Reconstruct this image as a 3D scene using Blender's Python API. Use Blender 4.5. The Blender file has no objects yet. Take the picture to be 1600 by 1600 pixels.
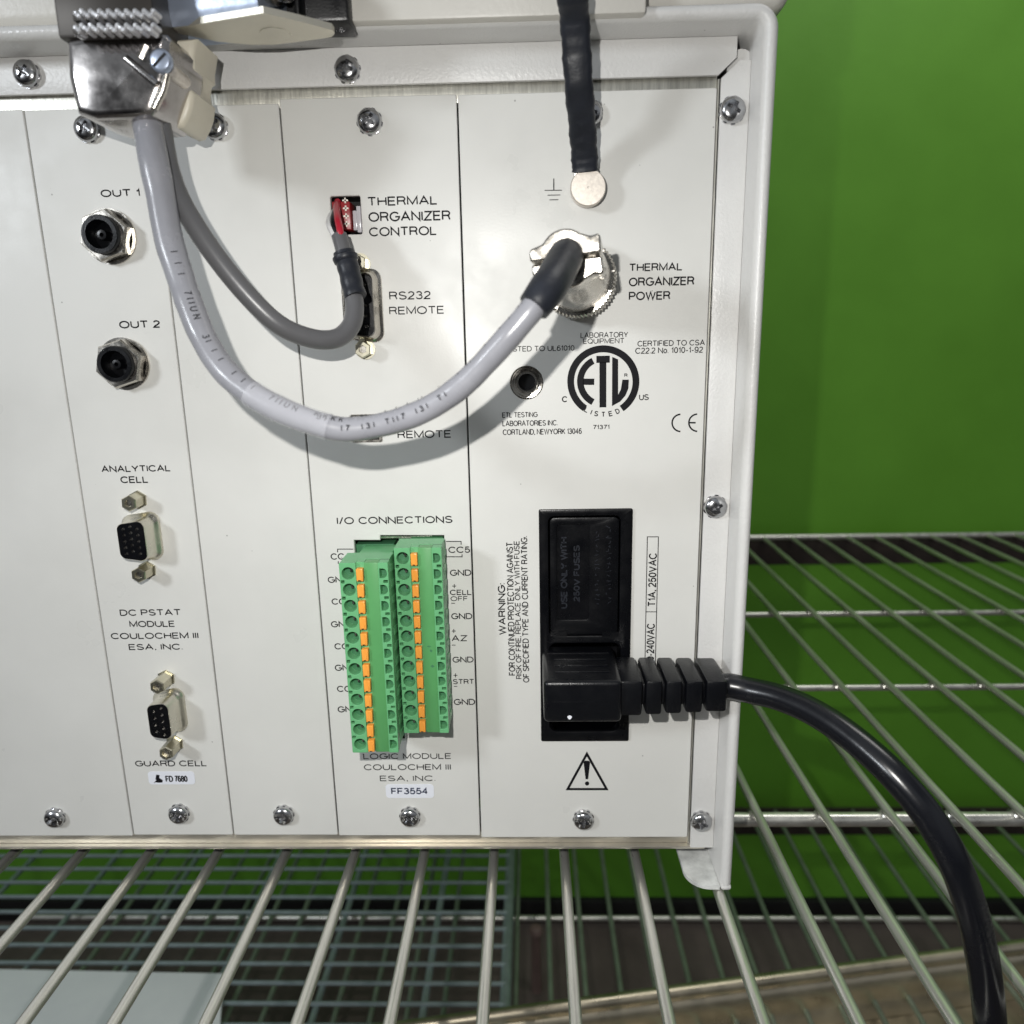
import bpy, bmesh, math, random
from mathutils import Vector, Matrix
random.seed(7)
S = 0.001                                   # everything below is written in millimetres
PI = math.pi
scene = bpy.context.scene
COL = scene.collection

# ------------------------------------------------------------------ camera
F_PX, D = 1155.5, 261.0                     # focal length in px of a 1600 px frame, distance to the panel plane y = 0
def cam_axes(p, y, r):
    f = Vector((math.sin(y) * math.cos(p), math.cos(y) * math.cos(p), -math.sin(p)))
    rt = Vector((math.cos(y), -math.sin(y), 0)); up = rt.cross(f)
    return rt * math.cos(r) + up * math.sin(r), up * math.cos(r) - rt * math.sin(r), f
RT, UP, FW = cam_axes(0.2262, -0.02734, -0.01894)
CAM = Vector((0, -D, 0))
cd = bpy.data.cameras.new('camera'); cam = bpy.data.objects.new('camera', cd); COL.objects.link(cam)
m = Matrix((RT, UP, -FW)).transposed().to_4x4(); m.translation = CAM * S; cam.matrix_world = m
cd.sensor_width = 36; cd.lens = 36 * F_PX / 1600; cd.clip_start = 0.01; cd.clip_end = 20
cd.dof.use_dof = True; cd.dof.focus_distance = 0.262; cd.dof.aperture_fstop = cd.lens / 2.1
scene.camera = cam
scene.view_settings.view_transform = 'Standard'; scene.view_settings.look = 'None'
scene.view_settings.exposure = 0.0; scene.view_settings.gamma = 1.0; scene.view_settings.use_curve_mapping = False
scene.render.resolution_x = scene.render.resolution_y = 1024
scene.cycles.max_bounces = 8; scene.cycles.use_denoising = True

# ------------------------------------------------------------------ world and lamps
w = bpy.data.worlds.new('World'); scene.world = w; w.use_nodes = True
nt = w.node_tree; nt.nodes.clear()
def wn(t, **k):
    n = nt.nodes.new(t)
    for a, b in k.items(): setattr(n, a, b)
    return n
tc = wn('ShaderNodeTexCoord'); sp = wn('ShaderNodeSeparateXYZ'); rmp = wn('ShaderNodeValToRGB')
mr = wn('ShaderNodeMapRange'); mr.inputs[1].default_value = -1; mr.inputs[2].default_value = 1
nz = wn('ShaderNodeTexNoise'); nz.inputs['Scale'].default_value = 2.2; nz.inputs['Detail'].default_value = 2
mx = wn('ShaderNodeMix', data_type='RGBA', blend_type='MULTIPLY'); mx.inputs[0].default_value = 0.8
r2 = wn('ShaderNodeValToRGB')
bg = wn('ShaderNodeBackground'); out = wn('ShaderNodeOutputWorld')
L = nt.links.new
L(tc.outputs['Generated'], sp.inputs[0]); L(sp.outputs['Z'], mr.inputs[0]); L(mr.outputs[0], rmp.inputs[0])
e = rmp.color_ramp.elements
e[0].position = 0.0; e[0].color = (0.03, 0.03, 0.03, 1)
e[1].position = 1.0; e[1].color = (0.62, 0.66, 0.70, 1)
x = e.new(0.42); x.color = (0.07, 0.07, 0.072, 1)
x = e.new(0.56); x.color = (0.30, 0.315, 0.33, 1)
L(tc.outputs['Generated'], nz.inputs['Vector']); L(nz.outputs['Fac'], r2.inputs[0])
r2.color_ramp.elements[0].position = 0.42; r2.color_ramp.elements[0].color = (0.25, 0.25, 0.25, 1)
r2.color_ramp.elements[1].position = 0.58; r2.color_ramp.elements[1].color = (1.5, 1.5, 1.5, 1)
L(rmp.outputs[0], mx.inputs[6]); L(r2.outputs[0], mx.inputs[7]); L(mx.outputs[2], bg.inputs[0])
bg.inputs[1].default_value = 0.49; L(bg.outputs[0], out.inputs[0])

def lamp(name, kind, loc, energy, color, **k):
    d = bpy.data.lights.new(name, kind); d.energy = energy; d.color = color
    for a, b in k.items(): setattr(d, a, b)
    o = bpy.data.objects.new(name, d); COL.objects.link(o); o.location = Vector(loc) * S
    return o
def aim(o, t):
    o.rotation_euler = (Vector(t) * S - o.location).to_track_quat('-Z', 'Y').to_euler()
# the phone's own flash, a hand's breadth above and left of its lens
fl = CAM + RT * -27 + UP * 29
aim(lamp('phone_flash', 'AREA', fl, 0.72, (1.0, 0.98, 0.94), shape='DISK', size=0.0042), (0, 0, -240))
# a bright strip lamp of the room, to the left
wl = lamp('room_lamp', 'AREA', (-560, -470, 190), 2.0, (0.90, 0.95, 1.0), shape='RECTANGLE', size=0.08, size_y=0.10)
aim(wl, (0, 0, -40))
# a ceiling lamp over the wall behind the shelf
cl = lamp('ceiling_lamp', 'AREA', (470, 160, 820), 2.6, (1.0, 0.98, 0.94), shape='RECTANGLE', size=0.5, size_y=0.25)
aim(cl, (420, 548, 60))

# ------------------------------------------------------------------ pixel helpers (1600 px frame) -> a point on a plane, in mm
def ray(px, py): return RT * ((px - 800) / F_PX) - UP * ((py - 800) / F_PX) + FW
def at(px, py, y=0.0):
    d = ray(px, py); return CAM + d * ((y + D) / d.y)
def atz(px, py, z):
    d = ray(px, py); return CAM + d * (z / d.z)

# ------------------------------------------------------------------ materials
def pmat(name, col, rough=0.5, metal=0.0, spec=0.5, bump=0.0, bscale=900, var=0.0, vscale=60, coat=0.0, rvar=0.0, alpha=1.0, stretch=None, trans=0.0, specks=0.0):
    mt = bpy.data.materials.new(name); mt.use_nodes = True
    t = mt.node_tree; b = t.nodes['Principled BSDF']
    b.inputs['Base Color'].default_value = (*col, 1); b.inputs['Roughness'].default_value = rough
    b.inputs['Metallic'].default_value = metal; b.inputs['Specular IOR Level'].default_value = spec
    b.inputs['Coat Weight'].default_value = coat; b.inputs['Alpha'].default_value = alpha
    b.inputs['Transmission Weight'].default_value = trans
    tcn = t.nodes.new('ShaderNodeTexCoord'); src = tcn.outputs['Object']
    if stretch:
        mp = t.nodes.new('ShaderNodeMapping'); mp.inputs['Scale'].default_value = stretch
        t.links.new(src, mp.inputs[0]); src = mp.outputs[0]
    if bump:
        n = t.nodes.new('ShaderNodeTexNoise'); n.inputs['Scale'].default_value = bscale; n.inputs['Detail'].default_value = 3
        bp = t.nodes.new('ShaderNodeBump'); bp.inputs['Strength'].default_value = bump; bp.inputs['Distance'].default_value = 0.0003
        t.links.new(src, n.inputs['Vector']); t.links.new(n.outputs['Fac'], bp.inputs['Height']); t.links.new(bp.outputs[0], b.inputs['Normal'])
    if specks:
        n = t.nodes.new('ShaderNodeTexVoronoi'); n.inputs['Scale'].default_value = 170; r = t.nodes.new('ShaderNodeValToRGB')
        n2 = t.nodes.new('ShaderNodeTexNoise'); n2.inputs['Scale'].default_value = 60
        r.color_ramp.elements[0].position = 0.035; r.color_ramp.elements[0].color = (1, 1, 1, 1); r.color_ramp.elements[1].position = 0.06; r.color_ramp.elements[1].color = (0, 0, 0, 1)
        g = t.nodes.new('ShaderNodeMath'); g.operation = 'GREATER_THAN'; g.inputs[1].default_value = 0.60
        mm = t.nodes.new('ShaderNodeMath'); mm.operation = 'MULTIPLY'; m3 = t.nodes.new('ShaderNodeMath'); m3.operation = 'MULTIPLY'; m3.inputs[1].default_value = specks
        t.links.new(src, n.inputs['Vector']); t.links.new(src, n2.inputs['Vector']); t.links.new(n.outputs['Distance'], r.inputs[0]); t.links.new(n2.outputs['Fac'], g.inputs[0])
        t.links.new(r.outputs[0], mm.inputs[0]); t.links.new(g.outputs[0], mm.inputs[1]); t.links.new(mm.outputs[0], m3.inputs[0]); speck = m3.outputs[0]
    if var or rvar:
        n = t.nodes.new('ShaderNodeTexNoise'); n.inputs['Scale'].default_value = vscale; n.inputs['Detail'].default_value = 5; n.inputs['Roughness'].default_value = 0.6
        t.links.new(src, n.inputs['Vector'])
        if var:
            r = t.nodes.new('ShaderNodeValToRGB'); r.color_ramp.elements[0].position = 0.3; r.color_ramp.elements[1].position = 0.7
            r.color_ramp.elements[0].color = (*[c * (1 - var) for c in col], 1); r.color_ramp.elements[1].color = (*[min(1, c * (1 + var)) for c in col], 1)
            t.links.new(n.outputs['Fac'], r.inputs[0])
            if specks:
                mc = t.nodes.new('ShaderNodeMix'); mc.data_type = 'RGBA'; mc.inputs[7].default_value = (0.12, 0.11, 0.10, 1)
                t.links.new(speck, mc.inputs[0]); t.links.new(r.outputs[0], mc.inputs[6]); t.links.new(mc.outputs[2], b.inputs['Base Color'])
            else: t.links.new(r.outputs[0], b.inputs['Base Color'])
        if rvar:
            q = t.nodes.new('ShaderNodeMapRange'); q.inputs[1].default_value = 0.3; q.inputs[2].default_value = 0.7
            q.inputs[3].default_value = max(0.02, rough - rvar); q.inputs[4].default_value = min(1, rough + rvar)
            t.links.new(n.outputs['Fac'], q.inputs[0]); t.links.new(q.outputs[0], b.inputs['Roughness'])
    return mt
M = dict(
    panel=pmat('panel_paint', (0.665, 0.662, 0.632), 0.42, bump=0.06, bscale=1400, var=0.03, vscale=22, rvar=0.17, specks=0.6),
    case=pmat('case_paint', (0.67, 0.665, 0.65), 0.36, bump=0.45, bscale=1100, var=0.03, vscale=40, rvar=0.08, specks=0.6),
    upper=pmat('upper_case_paint', (0.62, 0.60, 0.55), 0.4, bump=0.3, bscale=700, var=0.03, vscale=60),
    zinc=pmat('zinc_rail', (0.62, 0.61, 0.55), 0.42, metal=0.85, bump=0.25, bscale=400, var=0.22, vscale=300, stretch=(3, 1, 0.35)),
    chrome=pmat('screw_chrome', (0.50, 0.50, 0.51), 0.2, metal=1.0, var=0.12, vscale=200, rvar=0.06),
    nickel=pmat('nickel', (0.58, 0.55, 0.50), 0.24, metal=1.0, var=0.1, vscale=300, rvar=0.1),
    tin=pmat('tinned_shell', (0.68, 0.65, 0.56), 0.32, metal=1.0, var=0.1, vscale=200, rvar=0.1),
    brass=pmat('yellow_passivated_steel', (0.60, 0.57, 0.45), 0.3, metal=1.0, var=0.15, vscale=300),
    satin=pmat('satin_nut_face', (0.66, 0.61, 0.55), 0.46, metal=0.75, var=0.14, vscale=900, bump=0.1, bscale=2500),
    darkm=pmat('dark_bright_metal', (0.42, 0.40, 0.39), 0.2, metal=1.0, var=0.2, vscale=120, rvar=0.1),
    shelf=pmat('shelf_wire_plating', (0.66, 0.65, 0.60), 0.34, metal=0.8, bump=0.3, bscale=500, var=0.16, vscale=150, rvar=0.1, stretch=(1, 0.12, 1)),
    shelf2=pmat('lower_shelf_wire', (0.30, 0.36, 0.28), 0.45, metal=0.6, var=0.15, vscale=60),  # green reflection of the wall put into the wire colour
    grid=pmat('grid_wire', (0.36, 0.43, 0.44), 0.4, metal=0.6, bump=0.2, bscale=300, var=0.15, vscale=80),
    tray=pmat('tray_metal', (0.60, 0.53, 0.40), 0.34, metal=0.9, var=0.2, vscale=30, rvar=0.12),
    brown=pmat('dark_brown_rail', (0.035, 0.026, 0.022), 0.5, var=0.4, vscale=40),
    ink=pmat('printed_ink', (0.007, 0.007, 0.009), 0.6, spec=0.15),
    inkblue=pmat('label_ink', (0.03, 0.04, 0.08), 0.5),
    sticker=pmat('sticker_paper', (0.78, 0.80, 0.86), 0.35),
    black=pmat('black_plastic', (0.0028, 0.003, 0.004), 0.30, spec=0.32, bump=0.12, bscale=1800, rvar=0.1, vscale=120),
    blackr=pmat('black_rubber', (0.003, 0.0034, 0.0048), 0.33, spec=0.36, bump=0.25, bscale=1500, rvar=0.08, vscale=100),
    cord=pmat('black_cord_jacket', (0.005, 0.0055, 0.008), 0.24, bump=0.06, bscale=600, rvar=0.06, vscale=60),
    shrink=pmat('black_heat_shrink', (0.014, 0.016, 0.022), 0.42, spec=0.4, bump=0.7, bscale=260, var=0.3, vscale=120),
    hole=pmat('deep_hole', (0.004, 0.004, 0.005), 0.7),
    lilac=pmat('lilac_cable_jacket', (0.245, 0.248, 0.272), 0.27, bump=0.25, bscale=160, var=0.08, vscale=70, rvar=0.07),
    grey=pmat('grey_cable_jacket', (0.105, 0.105, 0.11), 0.34, bump=0.08, bscale=600, var=0.06, vscale=60),
    green=pmat('green_plastic', (0.14, 0.42, 0.19), 0.4, bump=0.12, bscale=1500, var=0.05, vscale=90),
    greenm=pmat('green_smooth_plastic', (0.095, 0.32, 0.11), 0.38, var=0.05, vscale=90),
    greend=pmat('green_shade_smudge', (0.055, 0.19, 0.09), 0.45),  # darker green: shade at hole bottoms put into the colour, also smudges
    orange=pmat('orange_plastic', (0.88, 0.36, 0.06), 0.3),
    red=pmat('red_plastic', (0.30, 0.018, 0.022), 0.35),
    redwire=pmat('red_wire', (0.42, 0.012, 0.03), 0.3),
    whitew=pmat('white_wire', (0.72, 0.72, 0.72), 0.3),
    clear=pmat('clear_latch', (0.70, 0.68, 0.72), 0.15, alpha=0.75),
    cream=pmat('cream_plastic', (0.60, 0.56, 0.46), 0.4, var=0.06, vscale=80),
    bluebar=pmat('blue_reflection_metal', (0.44, 0.50, 0.62), 0.36, metal=0.7, bump=0.2, bscale=500, var=0.1, vscale=90),  # blue reflection on the metal put into its base colour
    plate=pmat('latch_plate_metal', (0.66, 0.63, 0.54), 0.38, metal=0.75, var=0.05, vscale=60),
    sleeve=pmat('clear_sleeve', (0.80, 0.81, 0.86), 0.10, alpha=0.2),
    wall=pmat('green_wall_paint', (0.155, 0.43, 0.034), 0.5, bump=0.35, bscale=220, var=0.07, vscale=9, rvar=0.1),
    skirt=pmat('black_skirting', (0.008, 0.008, 0.008), 0.5),
    floor=pmat('dark_floor', (0.13, 0.105, 0.09), 0.75, var=0.35, vscale=7),
    sheet=pmat('white_sheet', (0.90, 0.92, 0.95), 0.45, var=0.09, vscale=11, bump=0.5, bscale=25),
    sparkle=pmat('bright_contact_metal', (0.75, 0.75, 0.77), 0.3, metal=0.75, bump=0.6, bscale=700),
    blackm=pmat('blackened_metal', (0.05, 0.045, 0.04), 0.45, metal=0.6),
    foot=pmat('worn_case_paint', (0.60, 0.61, 0.59), 0.4, bump=0.2, bscale=900, var=0.3, vscale=130),
    alu=pmat('bottom_rail_metal', (0.64, 0.60, 0.52), 0.38, metal=0.8, var=0.1, vscale=60, rvar=0.08),
    post=pmat('dull_pink_post', (0.22, 0.15, 0.13), 0.5, var=0.15, vscale=40),
)

# ------------------------------------------------------------------ mesh builder
class MB:
    def __init__(self): self.v = []; self.f = []; self.mi = []
    def add(self, vs, fs, mi=0):
        b = len(self.v); self.v += [Vector(p) for p in vs]
        for q in fs: self.f.append([b + i for i in q]); self.mi.append(mi)
    def from_bm(self, bm, mi=0):
        bm.verts.index_update(); self.add([v.co.copy() for v in bm.verts], [[v.index for v in fc.verts] for fc in bm.faces], mi); bm.free()
    def box(self, x0, x1, y0, y1, z0, z1, mi=0, bev=0.0, seg=2):
        bm = bmesh.new(); bmesh.ops.create_cube(bm, size=1)
        for v in bm.verts: v.co = Vector(((x0 + x1) / 2 + v.co.x * (x1 - x0), (y0 + y1) / 2 + v.co.y * (y1 - y0), (z0 + z1) / 2 + v.co.z * (z1 - z0)))
        if bev: bmesh.ops.bevel(bm, geom=list(bm.edges), offset=bev, segments=seg, profile=0.5, affect='EDGES')
        self.from_bm(bm, mi); return self
    def prism(self, poly, y0, y1, holes=(), mi=0, bev=0.0, seg=2):
        """poly and holes are XZ outlines; front face at y0, back at y1"""
        bm = bmesh.new(); loops = []
        for lp in [poly] + list(holes):
            vs = [bm.verts.new((p[0], y0, p[1])) for p in lp]
            loops.append([bm.edges.new((vs[i], vs[(i + 1) % len(vs)])) for i in range(len(vs))])
        if holes: fc = [g for g in bmesh.ops.triangle_fill(bm, edges=[e2 for l2 in loops for e2 in l2], use_beauty=True)['geom'] if isinstance(g, bmesh.types.BMFace)]
        else: fc = [bm.faces.new(list(dict.fromkeys(v for v in bm.verts)))]
        ex = bmesh.ops.extrude_face_region(bm, geom=fc)
        for g in ex['geom']:
            if isinstance(g, bmesh.types.BMVert): g.co.y = y1
        bmesh.ops.recalc_face_normals(bm, faces=bm.faces)
        if bev:
            ed = [e2 for e2 in bm.edges if len(e2.link_faces) == 2 and all(abs(v.co.y - y0) < 1e-6 for v in e2.verts) and e2.calc_face_angle(0) > 0.7]
            bmesh.ops.bevel(bm, geom=ed, offset=bev, segments=seg, profile=0.5, affect='EDGES')
        self.from_bm(bm, mi); return self
    def lathe(self, p0, ax, prof, n=32, mi=0, cap0=True, cap1=True, flute=0.0, ref=None):
        """prof = [(distance along ax, radius)]"""
        ax = Vector(ax).normalized(); u = ax.orthogonal().normalized() if ref is None else (Vector(ref) - ax * ax.dot(Vector(ref))).normalized(); v = ax.cross(u); p0 = Vector(p0)
        vs = []; fs = []
        for s, r in prof:
            for k in range(n):
                a = 2 * PI * k / n; rr = r * (1 - (flute if k % 2 else 0))
                vs.append(p0 + ax * s + u * (rr * math.cos(a)) + v * (rr * math.sin(a)))
        for i in range(len(prof) - 1):
            for k in range(n):
                k2 = (k + 1) % n; fs.append((i * n + k, i * n + k2, (i + 1) * n + k2, (i + 1) * n + k))
        if cap0: fs.append(tuple(range(n - 1, -1, -1)))
        if cap1: fs.append(tuple((len(prof) - 1) * n + k for k in range(n)))
        self.add(vs, fs, mi); return self
    def tube(self, pts, r, n=18, mi=0, caps=True, sq=None):
        pts = [Vector(p) for p in pts]; N = len(pts); R = r if isinstance(r, (list, tuple)) else [r] * N
        vs = []; fs = []; fr = frames(pts)
        for i, (p, (t, u, v)) in enumerate(zip(pts, fr)):
            for k in range(n):
                a = 2 * PI * k / n; ku, kv = (sq if sq else (1, 1))
                vs.append(p + u * (R[i] * ku * math.cos(a)) + v * (R[i] * kv * math.sin(a)))
        for i in range(N - 1):
            for k in range(n):
                k2 = (k + 1) % n; fs.append((i * n + k, i * n + k2, (i + 1) * n + k2, (i + 1) * n + k))
        if caps: fs.append(tuple(range(n))); fs.append(tuple((N - 1) * n + k for k in range(n)))
        self.add(vs, fs, mi); return self
    def build(self, name, mats, parent=None, smooth=40, origin=None, local=False):
        """origin in mm; vertices are world mm unless local"""
        po = ORG.get(parent.name, Vector()) if parent else Vector()
        org = Vector(origin) if origin is not None else (po if parent else Vector())
        me = bpy.data.meshes.new(name)
        sh = Vector() if local else org
        me.from_pydata([tuple((p - sh) * S) for p in self.v], [], self.f)
        for mt in (mats if isinstance(mats, (list, tuple)) else [mats]): me.materials.append(M[mt])
        me.polygons.foreach_set('material_index', self.mi)
        bm = bmesh.new(); bm.from_mesh(me); bmesh.ops.recalc_face_normals(bm, faces=bm.faces); bm.to_mesh(me); bm.free()
        if smooth:
            me.polygons.foreach_set('use_smooth', [True] * len(me.polygons)); me.set_sharp_from_angle(angle=math.radians(smooth))
        me.update()
        o = bpy.data.objects.new(name, me); COL.objects.link(o)
        o.location = (org - po) * S
        if parent: o.parent = parent
        ORG[o.name] = org
        return o
ORG = {}
def frames(pts):
    out = []; N = len(pts); u = None
    for i in range(N):
        t = (pts[min(i + 1, N - 1)] - pts[max(i - 1, 0)]).normalized()
        if u is None: u = (Vector((0, -1, 0)) - t * t.dot(Vector((0, -1, 0)))).normalized() if abs(t.y) < 0.95 else t.orthogonal().normalized()
        else: u = (u - t * t.dot(u)).normalized()
        out.append((t, u, t.cross(u)))
    return out
def smooth_path(pts, step=6):
    """Catmull-Rom through points of any dimension"""
    P_ = [Vector(p) for p in pts]; out = []
    for i in range(len(P_) - 1):
        p0 = P_[i - 1] if i else P_[0] * 2 - P_[1]; p1, p2 = P_[i], P_[i + 1]; p3 = P_[i + 2] if i + 2 < len(P_) else P_[-1] * 2 - P_[-2]
        for k in range(step):
            t = k / step
            out.append(0.5 * ((2 * p1) + (p2 - p0) * t + (2 * p0 - 5 * p1 + 4 * p2 - p3) * t * t + (3 * p1 - p0 - 3 * p2 + p3) * t ** 3))
    out.append(P_[-1]); return out
def tag(o, label=None, cat=None, group=None, kind=None):
    for k, v in (('label', label), ('category', cat), ('group', group), ('kind', kind)):
        if v: o[k] = v
    return o
def thing(name, loc, label, cat, group=None):
    o = bpy.data.objects.new(name, None); COL.objects.link(o); o.location = Vector(loc) * S; o.empty_display_size = 0.01
    ORG[o.name] = Vector(loc); return tag(o, label, cat, group)
def rr(x0, x1, z0, z1, r, n=6):
    out = []
    for cx, cz, a0 in ((x1 - r, z1 - r, 0), (x0 + r, z1 - r, 90), (x0 + r, z0 + r, 180), (x1 - r, z0 + r, 270)):
        for k in range(n + 1):
            a = math.radians(a0 + 90 * k / n); out.append((cx + r * math.cos(a), cz + r * math.sin(a)))
    return out
def circ(cx, cz, r, n=28): return [(cx + r * math.cos(2 * PI * k / n), cz + r * math.sin(2 * PI * k / n)) for k in range(n)]
def pxz(l, y=0): return [(at(a, b, y).x, at(a, b, y).z) for a, b in l]

# ------------------------------------------------------------------ single-stroke lettering
def E_(cx, cy, rx, ry, a0, a1, n=14): return [(cx + rx * math.cos(math.radians(a0 + (a1 - a0) * k / n)), cy + ry * math.sin(math.radians(a0 + (a1 - a0) * k / n))) for k in range(n + 1)]
G = {
 'A': (.86, [[(0, 0), (.43, 1), (.86, 0)], [(.15, .34), (.71, .34)]]),
 'B': (.72, [[(.47, .53), (0, .53)], [(0, 0), (0, 1), (.44, 1)] + E_(.44, .765, .23, .235, 90, -90) + E_(.47, .265, .25, .265, 90, -90) + [(0, 0)]]),
 'C': (.86, [E_(.47, .5, .47, .5, 40, 320, 26)]),
 'D': (.80, [[(0, 0), (0, 1), (.34, 1)] + E_(.34, .5, .46, .5, 90, -90, 20) + [(0, 0)]]),
 'E': (.66, [[(.66, 1), (0, 1), (0, 0), (.66, 0)], [(0, .52), (.6, .52)]]),
 'F': (.62, [[(.62, 1), (0, 1), (0, 0)], [(0, .5), (.55, .5)]]),
 'G': (.90, [E_(.47, .5, .47, .5, 42, 352, 28) + [(.935, .47), (.52, .47)]]),
 'H': (.76, [[(0, 0), (0, 1)], [(.76, 0), (.76, 1)], [(0, .52), (.76, .52)]]),
 'I': (.02, [[(.01, 0), (.01, 1)]]),
 'J': (.52, [[(.52, 1), (.52, .27)] + E_(.26, .27, .26, .27, 0, -170)]),
 'K': (.74, [[(0, 0), (0, 1)], [(.70, 1), (0, .36)], [(.25, .6), (.74, 0)]]),
 'L': (.58, [[(0, 1), (0, 0), (.58, 0)]]),
 'M': (.92, [[(0, 0), (0, 1), (.46, .08), (.92, 1), (.92, 0)]]),
 'N': (.78, [[(0, 0), (0, 1), (.78, 0), (.78, 1)]]),
 'O': (.96, ['c', E_(.48, .5, .48, .5, 0, 360, 32)[:-1]]),
 'P': (.70, [[(0, 0), (0, 1), (.43, 1)] + E_(.43, .73, .27, .27, 90, -90) + [(0, .46)]]),
 'Q': (.96, ['c', E_(.48, .5, .48, .5, 0, 360, 32)[:-1], [(.58, .26), (.92, -.06)]]),
 'R': (.74, [[(0, 0), (0, 1), (.45, 1)] + E_(.45, .75, .26, .25, 90, -90) + [(0, .5)], [(.45, .5), (.62, .42), (.66, .2), (.74, 0)]]),
 'S': (.72, [E_(.36, .75, .33, .25, 25, 205, 14) + [(.10, .60), (.36, .51), (.62, .41)] + E_(.36, .26, .36, .26, 25, -160, 14)]),
 'T': (.74, [[(0, 1), (.74, 1)], [(.37, 1), (.37, 0)]]),
 'U': (.76, [[(0, 1), (0, .36)] + E_(.38, .36, .38, .36, 180, 360, 16) + [(.76, 1)]]),
 'V': (.82, [[(0, 1), (.41, 0), (.82, 1)]]),
 'W': (1.16, [[(0, 1), (.29, 0), (.58, 1), (.87, 0), (1.16, 1)]]),
 'X': (.78, [[(0, 0), (.78, 1)], [(0, 1), (.78, 0)]]),
 'Y': (.80, [[(0, 1), (.40, .44), (.80, 1)], [(.40, .44), (.40, 0)]]),
 'Z': (.72, [[(0, 1), (.72, 1), (0, 0), (.72, 0)]]),
 '0': (.60, ['c', E_(.30, .5, .30, .5, 0, 360, 28)[:-1]]),
 '1': (.28, [[(0, .76), (.14, .80), (.24, 1), (.24, 0)]]),
 '2': (.60, [E_(.30, .72, .28, .28, 165, -25, 14) + [(.42, .44), (.12, .2), (0, 0), (.60, 0)]]),
 '3': (.60, [E_(.29, .755, .25, .245, 160, -80, 12) + E_(.29, .27, .30, .27, 82, -165, 14)]),
 '4': (.62, [[(.46, 0), (.46, 1), (0, .3), (.62, .3)]]),
 '5': (.60, [[(.54, 1), (.12, 1), (.05, .5)] + E_(.29, .32, .30, .32, 125, -160, 16)]),
 '6': (.60, [E_(.34, .70, .27, .30, 35, 150, 8) + E_(.30, .32, .30, .32, 180, 540, 22)]),
 '7': (.58, [[(0, 1), (.58, 1), (.32, .5), (.2, 0)]]),
 '8': (.60, ['c', E_(.30, .76, .25, .24, 0, 360, 20)[:-1], 'c', E_(.30, .265, .30, .265, 0, 360, 22)[:-1]]),
 '9': (.60, [E_(.30, .68, .30, .32, 0, 360, 22) + E_(.27, .34, .33, .34, 0, -150, 10)]),
 'o': (.54, ['c', E_(.27, .36, .27, .36, 0, 360, 20)[:-1]]),
 '.': (.04, [[(.02, 0), (.02, .11)]]), ',': (.06, [[(.05, .11), (.03, -.14)]]), ':': (.04, [[(.02, 0), (.02, .12)], [(.02, .56), (.02, .68)]]),
 '-': (.34, [[(0, .38), (.34, .38)]]), '+': (.6, [[(0, .45), (.6, .45)], [(.3, .15), (.3, .75)]]), '/': (.36, [[(0, -.05), (.36, 1.05)]]),
}
def ribbon(mb, pts, hw, conv, closed=False, mi=0):
    n = len(pts); P_ = [Vector(p) for p in pts]
    q = [P_[0]]
    for p in P_[1:]:
        if (p - q[-1]).length > 1e-5: q.append(p)
    P_ = q; n = len(P_); Ls = []; Rs = []
    for i in range(n):
        a = P_[i - 1] if (i or closed) else None; c = P_[(i + 1) % n] if (i < n - 1 or closed) else None
        d1 = (P_[i] - a).normalized() if a is not None else None; d2 = (c - P_[i]).normalized() if c is not None else None
        if d1 is None: d1 = d2
        if d2 is None: d2 = d1
        t = d1 + d2
        t = d1.copy() if t.length < 1e-4 else t.normalized()
        nrm = Vector((-t.y, t.x)); k = max(0.42, nrm.dot(Vector((-d1.y, d1.x)))); off = nrm * (hw / k)
        Ls.append(P_[i] + off); Rs.append(P_[i] - off)
    m_ = n if closed else n - 1
    mb.add([conv(p) for p in Ls + Rs], [(i, (i + 1) % n, n + (i + 1) % n, n + i) for i in range(m_)], mi)
def text_width(s, sp_=.24, wsp=.42):
    return sum((wsp if c == ' ' else G[c][0] + sp_) for c in s) - sp_
def glyphs(s, sp_=.24, wsp=.42):
    x_ = 0.0
    for c in s:
        if c == ' ': x_ += wsp; continue
        cl = False
        for st in G[c][1]:
            if st == 'c': cl = True; continue
            yield [(x_ + p[0], p[1]) for p in st], cl; cl = False
        x_ += G[c][0] + sp_
def lay_text(mb, s, O, U, V, W_, H_, wt, mi=0):
    """baseline start O, unit directions U, V, size W_ x H_ mm"""
    hw = wt * (1.42 if H_ > 2.1 else 1.27) * H_ / 2; tw = text_width(s); sx = (W_ - 2 * hw) / tw if tw > .1 else H_; sy = H_ - 2 * hw
    for st, cl in glyphs(s):
        ribbon(mb, [(hw + p[0] * sx, hw + p[1] * sy) for p in st], hw, lambda p: O + U * p.x + V * p.y, cl, mi)
YT = -0.07                                   # printed ink sits this far in front of the panel
def htext(mb, s, l, r, t, b, wt=.105, y=YT, mi=0):
    cx = (l + r) / 2; zb = at(cx, b, y).z; zt = at(cx, t, y).z
    x0 = at(l, (t + b) / 2, y).x; x1 = at(r, (t + b) / 2, y).x
    lay_text(mb, s, Vector((x0, y, zb)), Vector((1, 0, 0)), Vector((0, 0, 1)), x1 - x0, zt - zb, wt, mi)
def vtext(mb, s, xl, xr, ytop, ybot, wt=.105, y=YT, mi=0):
    """reads upwards; baseline is the right side"""
    cy = (ytop + ybot) / 2; xa = at(xl, cy, y).x; xb = at(xr, cy, y).x
    za = at((xl + xr) / 2, ybot, y).z; zb = at((xl + xr) / 2, ytop, y).z
    lay_text(mb, s, Vector((xb, y, za)), Vector((0, 0, 1)), Vector((-1, 0, 0)), zb - za, xb - xa, wt, mi)
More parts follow.
